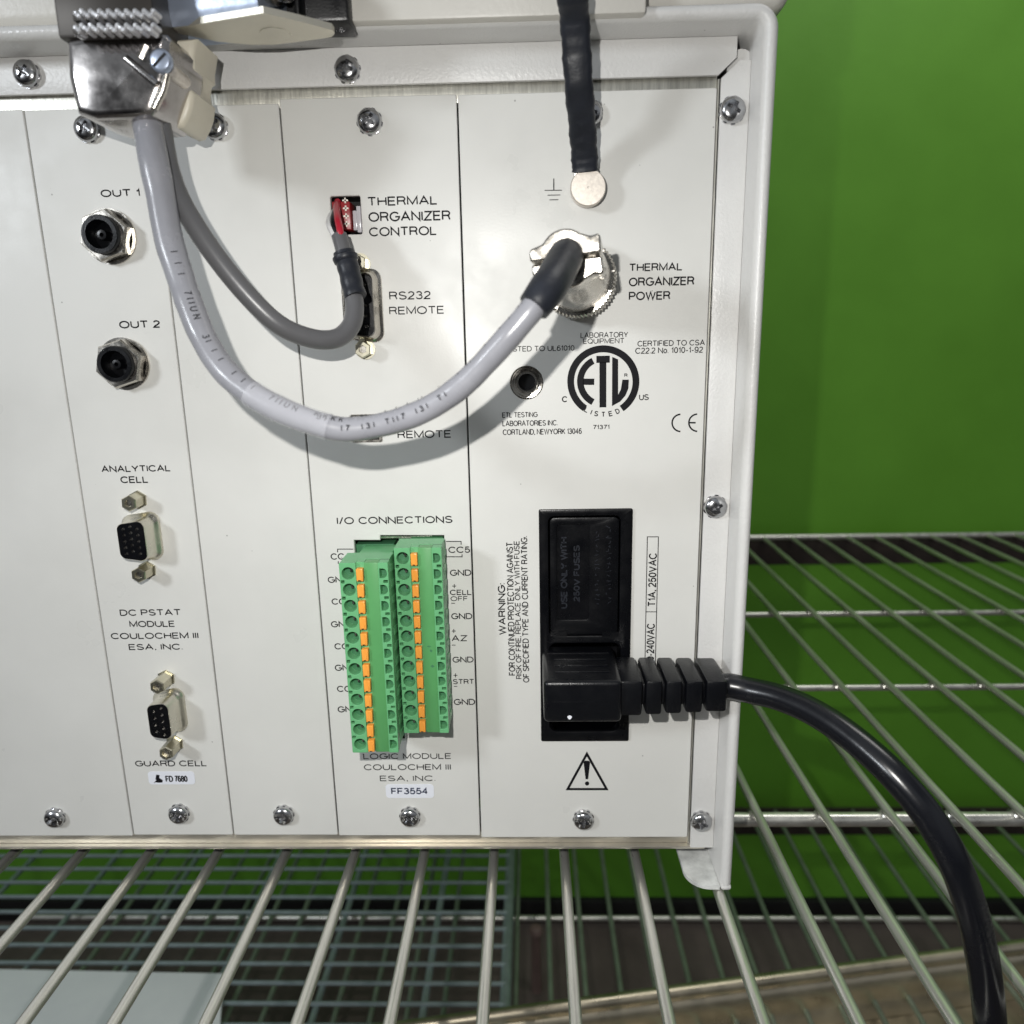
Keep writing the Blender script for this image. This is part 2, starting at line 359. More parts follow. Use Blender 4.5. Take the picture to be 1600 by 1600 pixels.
def pline(mb, pts, wpx, y=YT, closed=False, mi=0):
    q = pxz(pts, y); ribbon(mb, q, wpx * (D + y) / F_PX / 2, lambda p: Vector((p.x, y, p.y)), closed, mi)

# ================================================================== THE PLACE
def struct(name, mb, mt): return tag(mb.build(name, mt), kind='structure')
WALL_Y = 548
struct('wall', MB().box(-900, 1100, WALL_Y, WALL_Y + 60, -690, 900), 'wall')
struct('floor', MB().box(-900, 1100, -700, WALL_Y - 0.5, -760, -722), 'floor')
sk = MB().box(-900, 1100, WALL_Y - 8, WALL_Y + 40, -721.8, -690.3, bev=1.5)
tag(sk.build('skirting_board', 'skirt'), kind='structure')

# ------------------------------------------------------------------ shelves
SHZ = -207.4                                 # top of the wires the instrument stands on
sh = thing('wire_shelf', (100, 508, SHZ), 'chrome wire shelf carrying the white instrument, its wires running back to the green wall', 'shelf')
def wires(root, z, r, x0, step, k0, k1, ya, yb, mat, welds=()):
    base = None
    for k in range(k0, k1 + 1):
        X = x0 + step * k
        if base is None:
            mb = MB().tube([(0, ya, 0), (0, (ya + yb) / 2, 0), (0, yb, 0)], r, 12)
            for wy in welds: mb.lathe((0, wy, -1.0 * r), (0, 0, -1), [(-.6, 1.0), (-.2, 2.6), (.9, 3.1), (1.9, 2.3), (2.4, .8)], 12)
            base = mb.build('wire', mat, root, origin=(X, 0, z), local=True)
        else:
            o = base.copy(); COL.objects.link(o); o.parent = root; o.location = (Vector((X, 0, z)) - ORG[root.name]) * S
wires(sh, SHZ - 2.1, 2.1, -135.3, 29.42, -4, 22, -300, 508, 'shelf', (39.4, 167.7, 295))
for yb, r in ((39.4, 3.2), (167.7, 2.0), (295, 2.2)):
    MB().tube([(-330, yb, SHZ - 4.25 - r), (100, yb, SHZ - 4.25 - r), (560, yb, SHZ - 4.25 - r)], r, 14).build('cross_bar', 'shelf', sh)
MB().tube([(-330, 511.5, SHZ - 2.1), (560, 511.5, SHZ - 2.1)], 3.2, 14).build('rear_bar', 'shelf', sh)
MB().box(-330, 560, 509, 513, SHZ - 32, SHZ - 5.6).build('rear_rail', 'brown', sh)

LZ = -537
lo = thing('wire_shelf', (100, 508, LZ), 'dim lower wire shelf seen through the wires of the upper one', 'shelf')
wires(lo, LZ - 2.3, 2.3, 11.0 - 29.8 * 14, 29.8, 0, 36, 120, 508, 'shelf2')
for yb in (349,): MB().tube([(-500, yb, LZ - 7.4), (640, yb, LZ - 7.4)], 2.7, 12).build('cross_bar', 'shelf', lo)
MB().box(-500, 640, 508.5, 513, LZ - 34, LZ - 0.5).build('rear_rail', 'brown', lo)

GZ = LZ + 5.2
gr = thing('wire_grid', (-200, 300, LZ), 'blue grey wire grid with close rungs lying on the lower shelf', 'wire grid')
gx1 = atz(795, 1420, GZ).x
for i, (px, rad) in enumerate(((438, 2.6), (570, 2.8), (700, 3.2), (798, 5.0))):
    X = atz(px, 1337, GZ).x
    MB().tube([(X, 150, GZ), (X, 500, GZ)], rad, 10).build('rail', 'grid', gr)
for i in range(1, 5): MB().tube([(atz(438, 1337, GZ).x - 89 * i, 150, GZ), (atz(438, 1337, GZ).x - 89 * i, 500, GZ)], 2.6, 10).build('rail', 'grid', gr)
yy = 158.0
rung = None
while yy < 500:
    if rung is None: rung = MB().tube([(-640, 0, 0), (gx1, 0, 0)], 1.9, 8).build('rung', 'grid', gr, origin=(0, yy, GZ + 3.2), local=True)
    else:
        o = rung.copy(); COL.objects.link(o); o.parent = gr; o.location = (Vector((0, yy, GZ + 3.2)) - ORG[gr.name]) * S
    yy += 20.0
# white sheet lying on the grid, bottom left
shz = GZ + 9
c = [atz(-120, 1512, shz), atz(349, 1521, shz), atz(341, 1640, shz), atz(-190, 1640, shz)]
p = MB(); p.add([q for q in c] + [q - Vector((0, 0, 5)) for q in c], [(0, 1, 2, 3), (4, 5, 6, 7), (0, 1, 5, 4), (1, 2, 6, 5), (2, 3, 7, 6), (3, 0, 4, 7)])
tag(p.build('white_board', 'sheet', smooth=0), 'pale bluish white board lying flat below the shelf, lower left', 'board')
# metal tray edge, slanting across the lower right
a, b = atz(560, 1603, -505), atz(1760, 1446, -505)
dr = (b - a).normalized(); nr = Vector((dr.y, -dr.x, 0)).normalized()
if nr.y > 0: nr = -nr
tr = thing('metal_tray', (a + b) / 2 + Vector((0, 0, -45)), 'brownish steel tray with a rolled rim, slanting under the shelf at the lower right', 'tray')
def bar(a_, b_, prof):
    mb = MB(); n = len(prof)
    mb.add([q + nr * o_ + Vector((0, 0, z_)) for q in (a_, b_) for o_, z_ in prof], [(i, (i + 1) % n, n + (i + 1) % n, n + i) for i in range(n)] + [tuple(range(n)), tuple(range(n, 2 * n))])
    return mb
bar(a, b, [(0, 0), (2, 2), (6, 2.5), (9, 0), (9.5, -6), (7, -8), (3, -7), (0, -5)]).build('rim', 'tray', tr, smooth=80)
bar(a, b, [(2, -8.4), (6, -9), (9, -14), (10, -22), (8, -29), (9.5, -36), (14, -44), (14, -46), (0, -46), (0, -9)]).build('side', 'tray', tr, smooth=80)
bar(a, b, [(12, -46.4), (60, -46.4), (60, -48), (12, -48)]).build('base', 'tray', tr)
# a small post standing behind the lower shelf
q = at(838, 1500, 440)
po = thing('post', (q.x, 440, -722), 'short dull pinkish post standing on the dark floor behind the wires', 'post')
MB().lathe((q.x, 440, -722), (0, 0, 1), [(0, 6), (74, 5.2)], 16).build('stem', 'post', po)
MB().lathe((q.x, 440, -647.5), (0, 0, 1), [(0.2, 3), (1, 6.5), (4, 8), (9, 6.5), (11, 3)], 16).build('knob', 'post', po)

# ================================================================== THE INSTRUMENT
ins = thing('instrument', (-130, 170, -207.3), 'white laboratory instrument seen from the back, with lettered module panels and sockets', 'instrument')
XR, ZT, XL, ZB = 75.0, 96.0, -335.0, -204.6
path = [((XR, ZB), (-1, 0))]
for cx, cz, a0 in ((XR - 7, ZT - 7, 0), (XL + 7, ZT - 7, 90)):
    for k in range(9):
        a = math.radians(a0 + 90 * k / 8); path.append(((cx + 7 * math.cos(a), cz + 7 * math.sin(a)), (-math.cos(a), -math.sin(a))))
path.append(((XL, ZB), (1, 0)))
prof = [(0, 380), (0, -12.6), (.25, -13.8), (.9, -14.7), (1.7, -15.1), (2.5, -15.1), (3.3, -14.7), (3.95, -13.8), (4.2, -12.6), (4.2, 3), (4.2, 380)]
mb = MB(); n = len(prof)
mb.add([(p_[0] + n_[0] * d_, y_, p_[1] + n_[1] * d_) for p_, n_ in path for d_, y_ in prof],
       [(i * n + k, i * n + (k + 1) % n, (i + 1) * n + (k + 1) % n, (i + 1) * n + k) for i in range(len(path) - 1) for k in range(n)] + [tuple(range(n)), tuple((len(path) - 1) * n + k for k in range(n))])
mb.box(XR - 4.25, XR, -15.0, 380, -207.3, ZB - 0.15, bev=1.2)
mb.box(XL, XL + 4.25, -15.0, 380, -207.3, ZB - 0.15, bev=1.2)
case = mb.build('case', 'case', ins)
# bottom lips the case stands on
def lip(x0, x1, right):
    f = 9; pts = [(x1, 379), (x0, 379)]
    arc = [(x0 + f - f * math.cos(math.radians(t)), -14.2 + f - f * math.sin(math.radians(t))) for t in range(0, 91, 10)]
    pts += arc + [(x1, -14.2)]
    mb = MB(); n = len(pts)
    mb.add([(q[0] if right else XL + XR - q[0], q[1], z) for z in (-205.6, -207.2) for q in pts], [tuple(range(n)), tuple(range(n, 2 * n))] + [(i, (i + 1) % n, n + (i + 1) % n, n + i) for i in range(n)])
    return mb
lip(58.3, 70.6, True).build('foot_lip', 'foot', ins); lip(58.3, 70.6, False).build('foot_lip', 'foot', ins)
# flanges round the opening, mitred at the corners with a relief notch
FY = -1.25
zt0, zt1, xf0, xf1 = 80.8, 91.75, 61.7, 70.75
tf = [(XL + 13.5, zt0), (60.7, zt0), (66.2, 85.7), (66.2, zt1), (XL + 9, zt1), (XL + 9, 85.7)]
MB().prism(tf, FY, 0, bev=.25).build('top_flange', 'case', ins)
rf = [(xf0, -198.6), (xf1, -198.6), (xf1, 85.0), (67.2, 85.0), (xf0, 80.0)]
MB().prism(rf, FY, 0, bev=.25).build('side_flange', 'case', ins)
MB().prism([(XL + XR - p_[0], p_[1]) for p_ in rf], FY, 0, bev=.25).build('side_flange', 'case', ins)
mb = MB().prism(circ(68.2, 84.6, 4.4, 30), 1.6, 3.2)
mb.build('corner_bracket', 'case', ins)
MB().box(XL + 6, 60.9, 1.2, 7, 75.5, 81.6, bev=.3).build('top_rail', 'zinc', ins)
MB().box(XL + 6, 67.5, 1.0, 7, -198.0, -192.8, bev=.3).box(XL + 6, 67.5, -1.1, 7, -199.3, -198.1, bev=.25).build('bottom_rail', 'alu', ins)
MB().box(60.95, 61.45, .5, 3, -197.9, 80.2).build('side_strip', 'zinc', ins)
MB().box(XL + 4.4, XR - 4.4, 40, 42, -204, 91.5).build('dark_interior_sheet', 'hole', ins)  # black sheet added for the dark inside of the case
MB().box(XL + 4.4, 58, 43, 378, -204.4, -202.5).build('bottom_plate', 'case', ins)

# holes
def R_(l, r, t, b, y=0):
    p0 = at(l, (t + b) / 2, y).x; p1 = at(r, (t + b) / 2, y).x
    return p0, p1, at((l + r) / 2, b, y).z, at((l + r) / 2, t, y).z
ctl = R_(517.5, 564.5, 306, 366.5)
key = R_(549, 596, 648, 691)
iol = pxz([(553, 844), (594, 844), (594, 836.5), (694, 836.5), (703, 1140), (632, 1143), (633, 1158), (571, 1158)])
cs = at(823, 598)
inl = R_(844, 984, 796, 1155)
ns_ = at(917, 298)
def panel(x0, x1, z0, z1, holes=()):
    return MB().prism(rr(x0, x1, z0, z1, .5, 2), 0, 2, holes, bev=.22, seg=1).build('module_panel', 'panel', ins, smooth=30)
p5 = panel(-322, -225.6, -193.8, 77.0)
p4 = panel(-225.1, -164.5, -193.8, 76.8)
p3 = panel(-164.0, -123.15, -193.4, 76.5)
p2 = panel(-122.65, -80.25, -193.5, 76.5)
p1 = panel(-79.75, -22.5, -193.8, 77.8, [rr(*ctl, .6, 3), rr(*key, .5, 3), iol])
p0 = panel(-21.95, 60.7, -194.7, 77.6, [circ(cs.x, cs.z, 5.7), rr(inl[0] + 1, inl[1] - 1, inl[2] + 1, inl[3] - 1, 1, 3)])

# ---- lettering, one printed_text per block
def T(parent, *lines, mat='ink', wt=.105):
    mb = MB()
    for ln in lines:
        if ln[0] == 'v': vtext(mb, *ln[1:], wt=wt)
        elif ln[0] == 'l': pline(mb, ln[1], ln[2], closed=(len(ln) > 3))
        else: htext(mb, *ln, wt=wt)
    return mb.build('printed_text', mat, parent, smooth=0)
T(p1, ('THERMAL', 574, 683.5, 306.5, 321), ('ORGANIZER', 575.5, 704, 330, 345.5), ('CONTROL', 576.5, 682.5, 354, 368.5), wt=.115)
T(p1, ('RS232', 608, 673, 455, 468), ('REMOTE', 608, 694, 478.5, 491), wt=.105)
T(p1, ('REMOTE', 621, 705, 672.5, 684.5), wt=.11)
T(p1, ('I/O CONNECTIONS', 526, 707, 807, 818.3), wt=.115)
T(p1, ('l', [(697, 846), (720.5, 846), (720.5, 851)], 1.4), ('CC5', 700.5, 734.5, 854, 864), ('l', [(697, 870), (722, 870), (722, 866)], 1.4), wt=.115)
for s, l, r, t, b in (('GND', 703, 736.5, 890, 899.8), ('GND', 705, 738, 958, 967.6), ('GND', 707, 740, 1026, 1035.3), ('GND', 709, 742.5, 1092, 1101.5)): T(p1, (s, l, r, t, b), wt=.115)
T(p1, ('l', [(706.7, 915.8), (712.9, 915.8)], 1.3), ('l', [(709.8, 912.7), (709.8, 918.9)], 1.3), ('CELL', 703, 737, 921.3, 929.8), ('OFF', 704, 731, 931.6, 939.2), ('l', [(705, 942.5), (711, 942.5)], 1.2), wt=.12)
T(p1, ('l', [(705.9, 986.0), (712.1, 986.0)], 1.3), ('l', [(709.0, 982.9), (709.0, 989.1)], 1.3), ('AZ', 705.5, 730, 992.5, 1002), ('l', [(706, 1008), (712, 1008)], 1.2), wt=.115)
T(p1, ('l', [(708.6, 1055.2), (714.8, 1055.2)], 1.3), ('l', [(711.7, 1052.1), (711.7, 1058.3)], 1.3), ('STRT', 707.5, 741, 1061, 1069), ('l', [(709, 1072.5), (714.5, 1072.5)], 1.2), wt=.115)
T(p1, ('l', [(552, 858), (527.5, 858), (527.5, 863)], 1.4), ('CC', 516.5, 538, 864.5, 874.5), ('l', [(528.5, 877), (528.5, 881)], 1.4), wt=.115)
for s, l, t in (('GND', 512, 901), ('CC', 518, 935), ('GND', 517, 970.5), ('CC', 522.5, 1005), ('GND', 523, 1038.5), ('CC', 526.5, 1071.5), ('GND', 527.5, 1103.5)):
    T(p1, (s, l, l + (33 if s == 'GND' else 22), t, t + 9.7), wt=.115)
T(p1, ('LOGIC MODULE', 567.5, 705, 1177, 1186), ('COULOCHEM III', 568.5, 704.5, 1194, 1203.3), ('ESA, INC.', 593.5, 680.5, 1211.8, 1220.5), wt=.105)
T(p3, ('OUT 1', 157, 219, 295.5, 307.5), wt=.13)
T(p3, ('OUT 2', 186, 250, 500.8, 512.8), wt=.13)
T(p3, ('ANALYTICAL', 158, 266.5, 727, 737.3), ('CELL', 188, 231.5, 744, 754.8), wt=.125)
T(p3, ('DC PSTAT', 187, 282.5, 952, 962), ('MODULE', 202, 273, 970, 979.8), ('COULOCHEM III', 173, 310, 988.5, 998.3), ('ESA, INC.', 201, 285.5, 1006, 1015.5), wt=.12)
T(p3, ('GUARD CELL', 211, 323, 1188.3, 1197.5), wt=.12)
T(p0, ('l', [(865.3, 279), (865.3, 297)], 1.5), ('l', [(851, 297.5), (878, 297.2)], 1.1), ('l', [(855.5, 305), (875.5, 304.6)], 1.1), ('l', [(858.5, 312.3), (872.5, 312)], 1.1))
T(p0, ('THERMAL', 983, 1066.5, 411, 423.5), ('ORGANIZER', 982.5, 1085, 432.7, 446.6), ('POWER', 982.5, 1047.5, 455.3, 468.8), wt=.12)
T(p0, ('LABORATORY', 907, 981.5, 519, 527.7), ('EQUIPMENT', 911, 975.5, 528.6, 536.8), wt=.11)
T(p0, ('TESTED TO UL61010', 786, 897.5, 540.3, 548.8), wt=.11)
T(p0, ('CERTIFIED TO CSA', 996, 1101.5, 531.5, 540.5), ('C22.2 No. 1010-1-92', 992.5, 1098.5, 542.5, 552), wt=.115)
T(p0, ('C', 878, 886.5, 619, 628.5), wt=.13)
T(p0, ('US', 998.5, 1013.8, 616, 625.3), wt=.13)
T(p0, ('71371', 926.5, 952.5, 663.8, 670.7), wt=.14)
T(p0, ('ETL TESTING', 784.5, 840, 644, 652.2), ('LABORATORIES INC.', 785, 871.5, 656.8, 665.5), ('CORTLAND, NEWYORK 13046', 785.5, 909, 670, 679), wt=.115)
T(p0, ('v', 'WARNING:', 778.5, 790, 911, 992), wt=.12)
T(p0, ('v', 'FOR CONTINUED PROTECTION AGAINST', 793, 803.5, 847, 1055.5), ('v', 'RISK OF FIRE, REPLACE ONLY WITH FUSE', 804.5, 813.5, 845, 1061), ('v', 'OF SPECIFIED TYPE AND CURRENT RATING.', 815.5, 825.5, 837.5, 1066.5), wt=.11)
T(p0, ('v', 'T1A, 250VAC', 1013, 1025.5, 864, 948), ('v', '100-240VAC', 1010, 1022.5, 974, 1043),
  ('l', [(1011.5, 838.8), (1028.8, 838.8), (1022.5, 1100), (1006.5, 1100)], 1.3, 1), ('l', [(1009.8, 956), (1026, 956)], 1.3), wt=.115)
# certification mark
def arc_px(cx, cy, r, a0, a1, n=40): return [(cx + r * math.cos(math.radians(a0 + (a1 - a0) * k / n)), cy - r * math.sin(math.radians(a0 + (a1 - a0) * k / n))) for k in range(n + 1)]
lx, ly = 942.7, 596
mb = MB()
pline(mb, arc_px(lx, ly, 51, -56, 236, 70), 10.4)
pline(mb, arc_px(lx, ly, 36, 116.5, 243.5, 40), 10)                       # E
pline(mb, [(911, 596.5), (928.5, 596.5)], 9.5)
pline(mb, [(931.8, 561.6), (952.8, 561.2)], 10.5); pline(mb, [(942, 566), (942, 636.5)], 10.5)      # T
ol = [(956.6, 557.5)] + [(965.8, 561.5), (965.8, 617)] + [(970.2, 608), (972.4, 593.2), (982.6, 593.2)] + [(981.8, 607), (977.3, 618), (969, 627.5), (956.2, 634.5)]
q = pxz(ol, YT); mb.add([(p_[0], YT, p_[1]) for p_ in q], [(0, 1, 2, 9), (2, 7, 8, 9), (2, 3, 6, 7), (3, 4, 5, 6)])
for ch, an in zip('LISTED', (-120.5, -111.5, -102.4, -90, -77.3, -64.5)):
    a = math.radians(an); c_ = at(lx + 51.5 * math.cos(a), ly - 51.5 * math.sin(a), YT); s_ = (D + YT) / F_PX
    U = Vector((-math.sin(a), 0, math.cos(a))); V = Vector((-math.cos(a), 0, -math.sin(a)))
    wd = (1.2 if ch == 'I' else 6.2) * s_; hh = 8.2 * s_
    lay_text(mb, ch, c_ - U * (wd / 2) - V * (hh / 2), U, V, wd, hh, .14)
htext(mb, 'R', 975.5, 980.5, 583.5, 589, .16)
mb.build('certification_mark', 'ink', p0, smooth=0)
mb = MB(); pline(mb, arc_px(1063.6, 660.8, 13.4, 92, 268, 26), 2.4); pline(mb, arc_px(1089.8, 660.5, 13.4, 92, 268, 26), 2.4); pline(mb, [(1077.5, 660.5), (1087, 660.5)], 2.4)
mb.build('conformity_mark', 'ink', p0, smooth=0)
mb = MB(); pline(mb, [(917, 1178), (947.8, 1233), (887, 1233)], 4.4, closed=True)
q = pxz([(911.8, 1191), (914, 1188.6), (919.8, 1188.6), (922, 1191), (919, 1217.5), (915, 1217.5)], YT); mb.add([(p_[0], YT, p_[1]) for p_ in q], [tuple(range(6))])
q = pxz(arc_px(917.3, 1224.2, 3.3, 0, 360, 18)[:-1], YT); mb.add([(p_[0], YT, p_[1]) for p_ in q], [tuple(range(18))])
mb.build('warning_triangle', 'ink', p0, smooth=0)
# stickers
def sticker(parent, l, r, t, b, s, tl, tr_, tt, tb, logo=False):
    x0, x1, z0, z1 = R_(l, r, t, b); mb = MB().prism(rr(x0, x1, z0, z1, 1.35, 6), -.14, -.01)
    htext(mb, s, tl, tr_, tt, tb, .13, -.2, 1)
    if logo:
        q = pxz([(244, 1210.3), (249.2, 1211), (249, 1215.6), (254.6, 1219.4), (253.4, 1222.8), (247, 1223), (243, 1222.3), (239.6, 1224), (244.6, 1218.6), (242.8, 1217.8)], -.2)
        mb.add([(p_[0], -.2, p_[1]) for p_ in q], [(0, 1, 2, 8, 9), (2, 3, 4, 5, 6, 8), (6, 7, 8)], 1)
    mb.build('serial_sticker', ['sticker', 'inkblue' if not logo else 'ink'], parent, smooth=0)
sticker(p1, 603, 678, 1225.3, 1246.5, 'FF3554', 611, 668.5, 1231, 1241.2)
sticker(p3, 232, 304.5, 1205.3, 1225.3, 'FD 7680', 258.5, 293, 1212, 1221.8, True)

# ---- screws
def screw_mesh():
    """pan head with a cut cross recess, on a toothed lock washer"""
    tmp = []
    def raw(mb):
        me = bpy.data.meshes.new('tmp'); me.from_pydata([tuple(v) for v in mb.v], [], mb.f)
        bm = bmesh.new(); bm.from_mesh(me); bmesh.ops.recalc_face_normals(bm, faces=bm.faces); bm.to_mesh(me); bm.free()
        o = bpy.data.objects.new('tmp', me); COL.objects.link(o); tmp.append(o); return o
    prof = [(.05, 3.9), (.75, 4.02), (1.3, 4.0)] + [(1.3 + 2.0 * math.sin(math.radians(t)), .4 + 3.6 * math.cos(math.radians(t)) ** .8) for t in range(12, 86, 9)] + [(3.3, .25)]
    head = raw(MB().lathe((0, 0, 0), (0, -1, 0), prof, 48))
    def blade(ang):
        ca, sa = math.cos(ang), math.sin(ang); P8 = []
        for y_, L_, w_ in ((-3.8, 2.75, .62), (-1.6, 1.2, .42)):
            for a, b_ in ((-1, -1), (1, -1), (1, 1), (-1, 1)): P8.append((ca * a * L_ - sa * b_ * w_, y_, sa * a * L_ + ca * b_ * w_))
        mb = MB(); mb.add(P8, [(0, 1, 2, 3), (4, 5, 6, 7), (0, 1, 5, 4), (1, 2, 6, 5), (2, 3, 7, 6), (3, 0, 4, 7)]); return raw(mb)
    for c_ in (blade(0.0), blade(PI / 2), raw(MB().lathe((0, -1.5, 0), (0, -1, 0), [(0, .55), (2.4, 1.15)], 16))):
        md = head.modifiers.new('cut', 'BOOLEAN'); md.operation = 'DIFFERENCE'; md.object = c_; md.solver = 'EXACT'
    dg = bpy.context.evaluated_depsgraph_get(); me = head.evaluated_get(dg).to_mesh()
    mb = MB(); mb.add([v.co.copy() for v in me.vertices], [list(p_.vertices) for p_ in me.polygons])
    for o in tmp:
        d_ = o.data; bpy.data.objects.remove(o); bpy.data.meshes.remove(d_)
    wv = []; n2 = 54
    for y_ in (0, -.85):
        for k in range(n2):
            a = 2 * PI * k / n2; r_ = 4.3 if (k // 3) % 2 else 3.95; wv.append((r_ * math.cos(a), y_, r_ * math.sin(a)))
    mb.add(wv, [tuple(range(n2)), tuple(range(n2, 2 * n2))] + [(k, (k + 1) % n2, n2 + (k + 1) % n2, n2 + k) for k in range(n2)])
    return mb
first = None
def screw(px, py, y, ang, pos=None):
    global first
    p_ = Vector(pos) if pos else at(px, py, y - 2.2); p_.y = y
    if first is None:
        first = screw_mesh().build('screw', 'chrome', ins, origin=p_, local=True, smooth=32); o = first
    else:
        o = first.copy(); COL.objects.link(o); o.parent = ins; o.location = (p_ - ORG[ins.name]) * S
    o.rotation_euler = (0, math.radians(ang), 0)
for px, py, y, an in ((541, 106, FY, 20), (576, 188, 0, 38), (333, 196, 0, 55), (922, 175, 0, 10), (1146, 170, FY, 30), (1119, 793, FY, 62), (1097, 1286.5, FY, 15),
                      (277, 1275, 0, 70), (441.5, 1277, 0, 25), (639.5, 1279.5, 0, 50), (912, 1284, 0, 5)): screw(px, py, y, an)
zt_, zb_ = at(576, 188, -2).z, at(639, 1279.5, -2).z
for X in (-143.6, -195, -245): screw(0, 0, 0, X, (X, 0, zt_))
for X in (-195, -245): screw(0, 0, 0, X * 2, (X, 0, zb_))
screw(0, 0, FY, 40, (-160, FY, 86.6)); screw(0, 0, FY, 70, (-280, FY, 86.6))

# ---- D connectors
def dshape(wd, hg, r, k=.09, n=7):
    """D outline, long axis vertical, wide side on the right; wd x hg"""
    c_ = [(wd / 2, hg / 2), (-wd / 2, hg / 2 - k * wd * 1.6), (-wd / 2, -hg / 2 + k * wd * 1.6), (wd / 2, -hg / 2)]
    out = []
    for i in range(4):
        p_ = Vector(c_[i]); a = (Vector(c_[i - 1]) - p_).normalized(); b_ = (Vector(c_[(i + 1) % 4]) - p_).normalized()
        h_ = a.angle(b_) / 2; t = r / math.tan(h_); ce = p_ + (a + b_).normalized() * (r / math.sin(h_)); s0 = p_ + a * t - ce; s1 = p_ + b_ * t - ce
        a0 = math.atan2(s0.y, s0.x); a1 = math.atan2(s1.y, s1.x)
        if a1 - a0 > PI: a1 -= 2 * PI
        if a1 - a0 < -PI: a1 += 2 * PI
        for q_ in range(n): aa = a0 + (a1 - a0) * q_ / (n - 1); out.append((ce.x + r * math.cos(aa), ce.y + r * math.sin(aa)))
    return out
def loft(mb, rings, mi=0, cap=True):
    n = len(rings[0]); vs = [p_ for r in rings for p_ in r]
    fs = [(i * n + k, i * n + (k + 1) % n, (i + 1) * n + (k + 1) % n, (i + 1) * n + k) for i in range(len(rings) - 1) for k in range(n)]
    if cap: fs.append(tuple((len(rings) - 1) * n + k for k in range(n)))
    mb.add(vs, fs, mi)
def port(name, c_, wd, hg, h, pins, jz, male=False, jl=8):
    root = bpy.data.objects.new(name, None); COL.objects.link(root); root.parent = ins; root.location = (Vector((c_.x, 0, c_.z)) - ORG[ins.name]) * S; ORG[root.name] = Vector((c_.x, 0, c_.z)); root.empty_display_size = .005
    def ring(w_, h_, y_, r_): return [(c_.x + p_[0], y_, c_.z + p_[1]) for p_ in dshape(w_, h_, r_)]
    mb = MB()
    if male:
        loft(mb, [ring(wd + 3.4, hg + 3.4, -.05, 3.4), ring(wd + 3.2, hg + 3.2, -1.1, 3.3), ring(wd + 1.4, hg + 1.4, -1.6, 2.8), ring(wd + .6, hg + .6, -2.4, 2.6), ring(wd, hg, -h + .3, 2.6), ring(wd - .4, hg - .4, -h, 2.5), ring(wd - 1.2, hg - 1.2, -h + .3, 2.2), ring(wd - 1.2, hg - 1.2, -.5, 2.2)], cap=False)
        mb.build('shell', 'nickel', root, smooth=50)
        mb = MB(); loft(mb, [ring(wd - 1.3, hg - 1.3, -.2, 2.1), ring(wd - 1.3, hg - 1.3, -1.2, 2.1)]); mb.build('insert', 'black', root)
        mb = MB()
        for (px_, pz_) in pins: mb.lathe((c_.x + px_, -1.2, c_.z + pz_), (0, -1, 0), [(0, .45), (3.2, .45), (3.8, .2)], 8)
        mb.build('pins', 'nickel', root)
    else:
        loft(mb, [ring(wd + 4.4, hg + 4.4, -.05, 3.6), ring(wd + 4.2, hg + 4.2, -1.0, 3.5), ring(wd + 2.6, hg + 2.6, -1.7, 3.1), ring(wd + 1.0, hg + 1.0, -3.0, 2.7), ring(wd + .5, hg + .5, -h + .2, 2.5), ring(wd + .1, hg + .1, -h, 2.3)], cap=False)
        mb.build('shell', 'tin', root, smooth=50)
        mb = MB(); holes = [circ(c_.x + a, c_.z + b_, .62, 10) for a, b_ in pins]
        mb.prism([(c_.x + p_[0], c_.z + p_[1]) for p_ in dshape(wd - .1, hg - .1, 2.2)], -h - .05, -h + 2.2, holes)
        loft(mb, [ring(wd - .2, hg - .2, -h + 2.1, 2.2), ring(wd - .2, hg - .2, -h + 2.15, 2.2)], mi=1)
        for a, b_ in pins: mb.lathe((c_.x + a, -h + .45, c_.z + b_), (0, 1, 0), [(0, .5), (.3, .58)], 8, mi=2)
        mb.build('insert', ['black', 'hole', 'nickel'], root, smooth=30)
    for z_ in jz:
        mb = MB(); b0 = Vector((c_.x, 0, z_))
        mb.lathe(b0, (0, -1, 0), [(0.05, 3.5), (.7, 3.5), (.7, 3.1)], 6 if not male else 18, ref=(1, 0, .5))
        mb.lathe(b0, (0, -1, 0), [(.7, 2.95), (jl - .4, 2.95), (jl, 2.6), (jl, 1.5), (jl - 1.0, 1.3)], 6, ref=(1, 0, .5), cap0=False)
        mb.lathe(b0, (0, -1, 0), [(jl - 1.1, 0.6), (jl - .9, 1.3)], 14, mi=1)
        mb.build('jack_screw', ['brass', 'nickel'], root, smooth=25)
gc = at(248.5, 1127.5, -9.5)
pin9 = [(1.45, 2.75 * (k - 2)) for k in range(5)] + [(-1.45, 2.75 * (k - 1.5)) for k in range(4)]
port('serial_port', gc, 7.8, 15.0, 9.5, pin9, (at(243, 1074, -8).z, at(257, 1178, -8).z))
ac = at(206, 846, -8)
pin15 = [(2.5 * (j - 1), 2.3 * (k - 2) + (j % 2) * .9) for j in range(3) for k in range(5)]
port('serial_port', ac, 9.6, 15.0, 8, pin15, (at(206, 787, -7).z, at(224, 899, -7).z), jl=7)
rc = at(561, 477, -6)
port('serial_port', rc, 10.4, 22.0, 6.5, [(1.45, 3.4 * (k - 2)) for k in range(5)] + [(-1.45, 3.4 * (k - 1.5)) for k in range(4)], (at(563, 410, -5).z, at(562.5, 546, -5).z), True, jl=5)

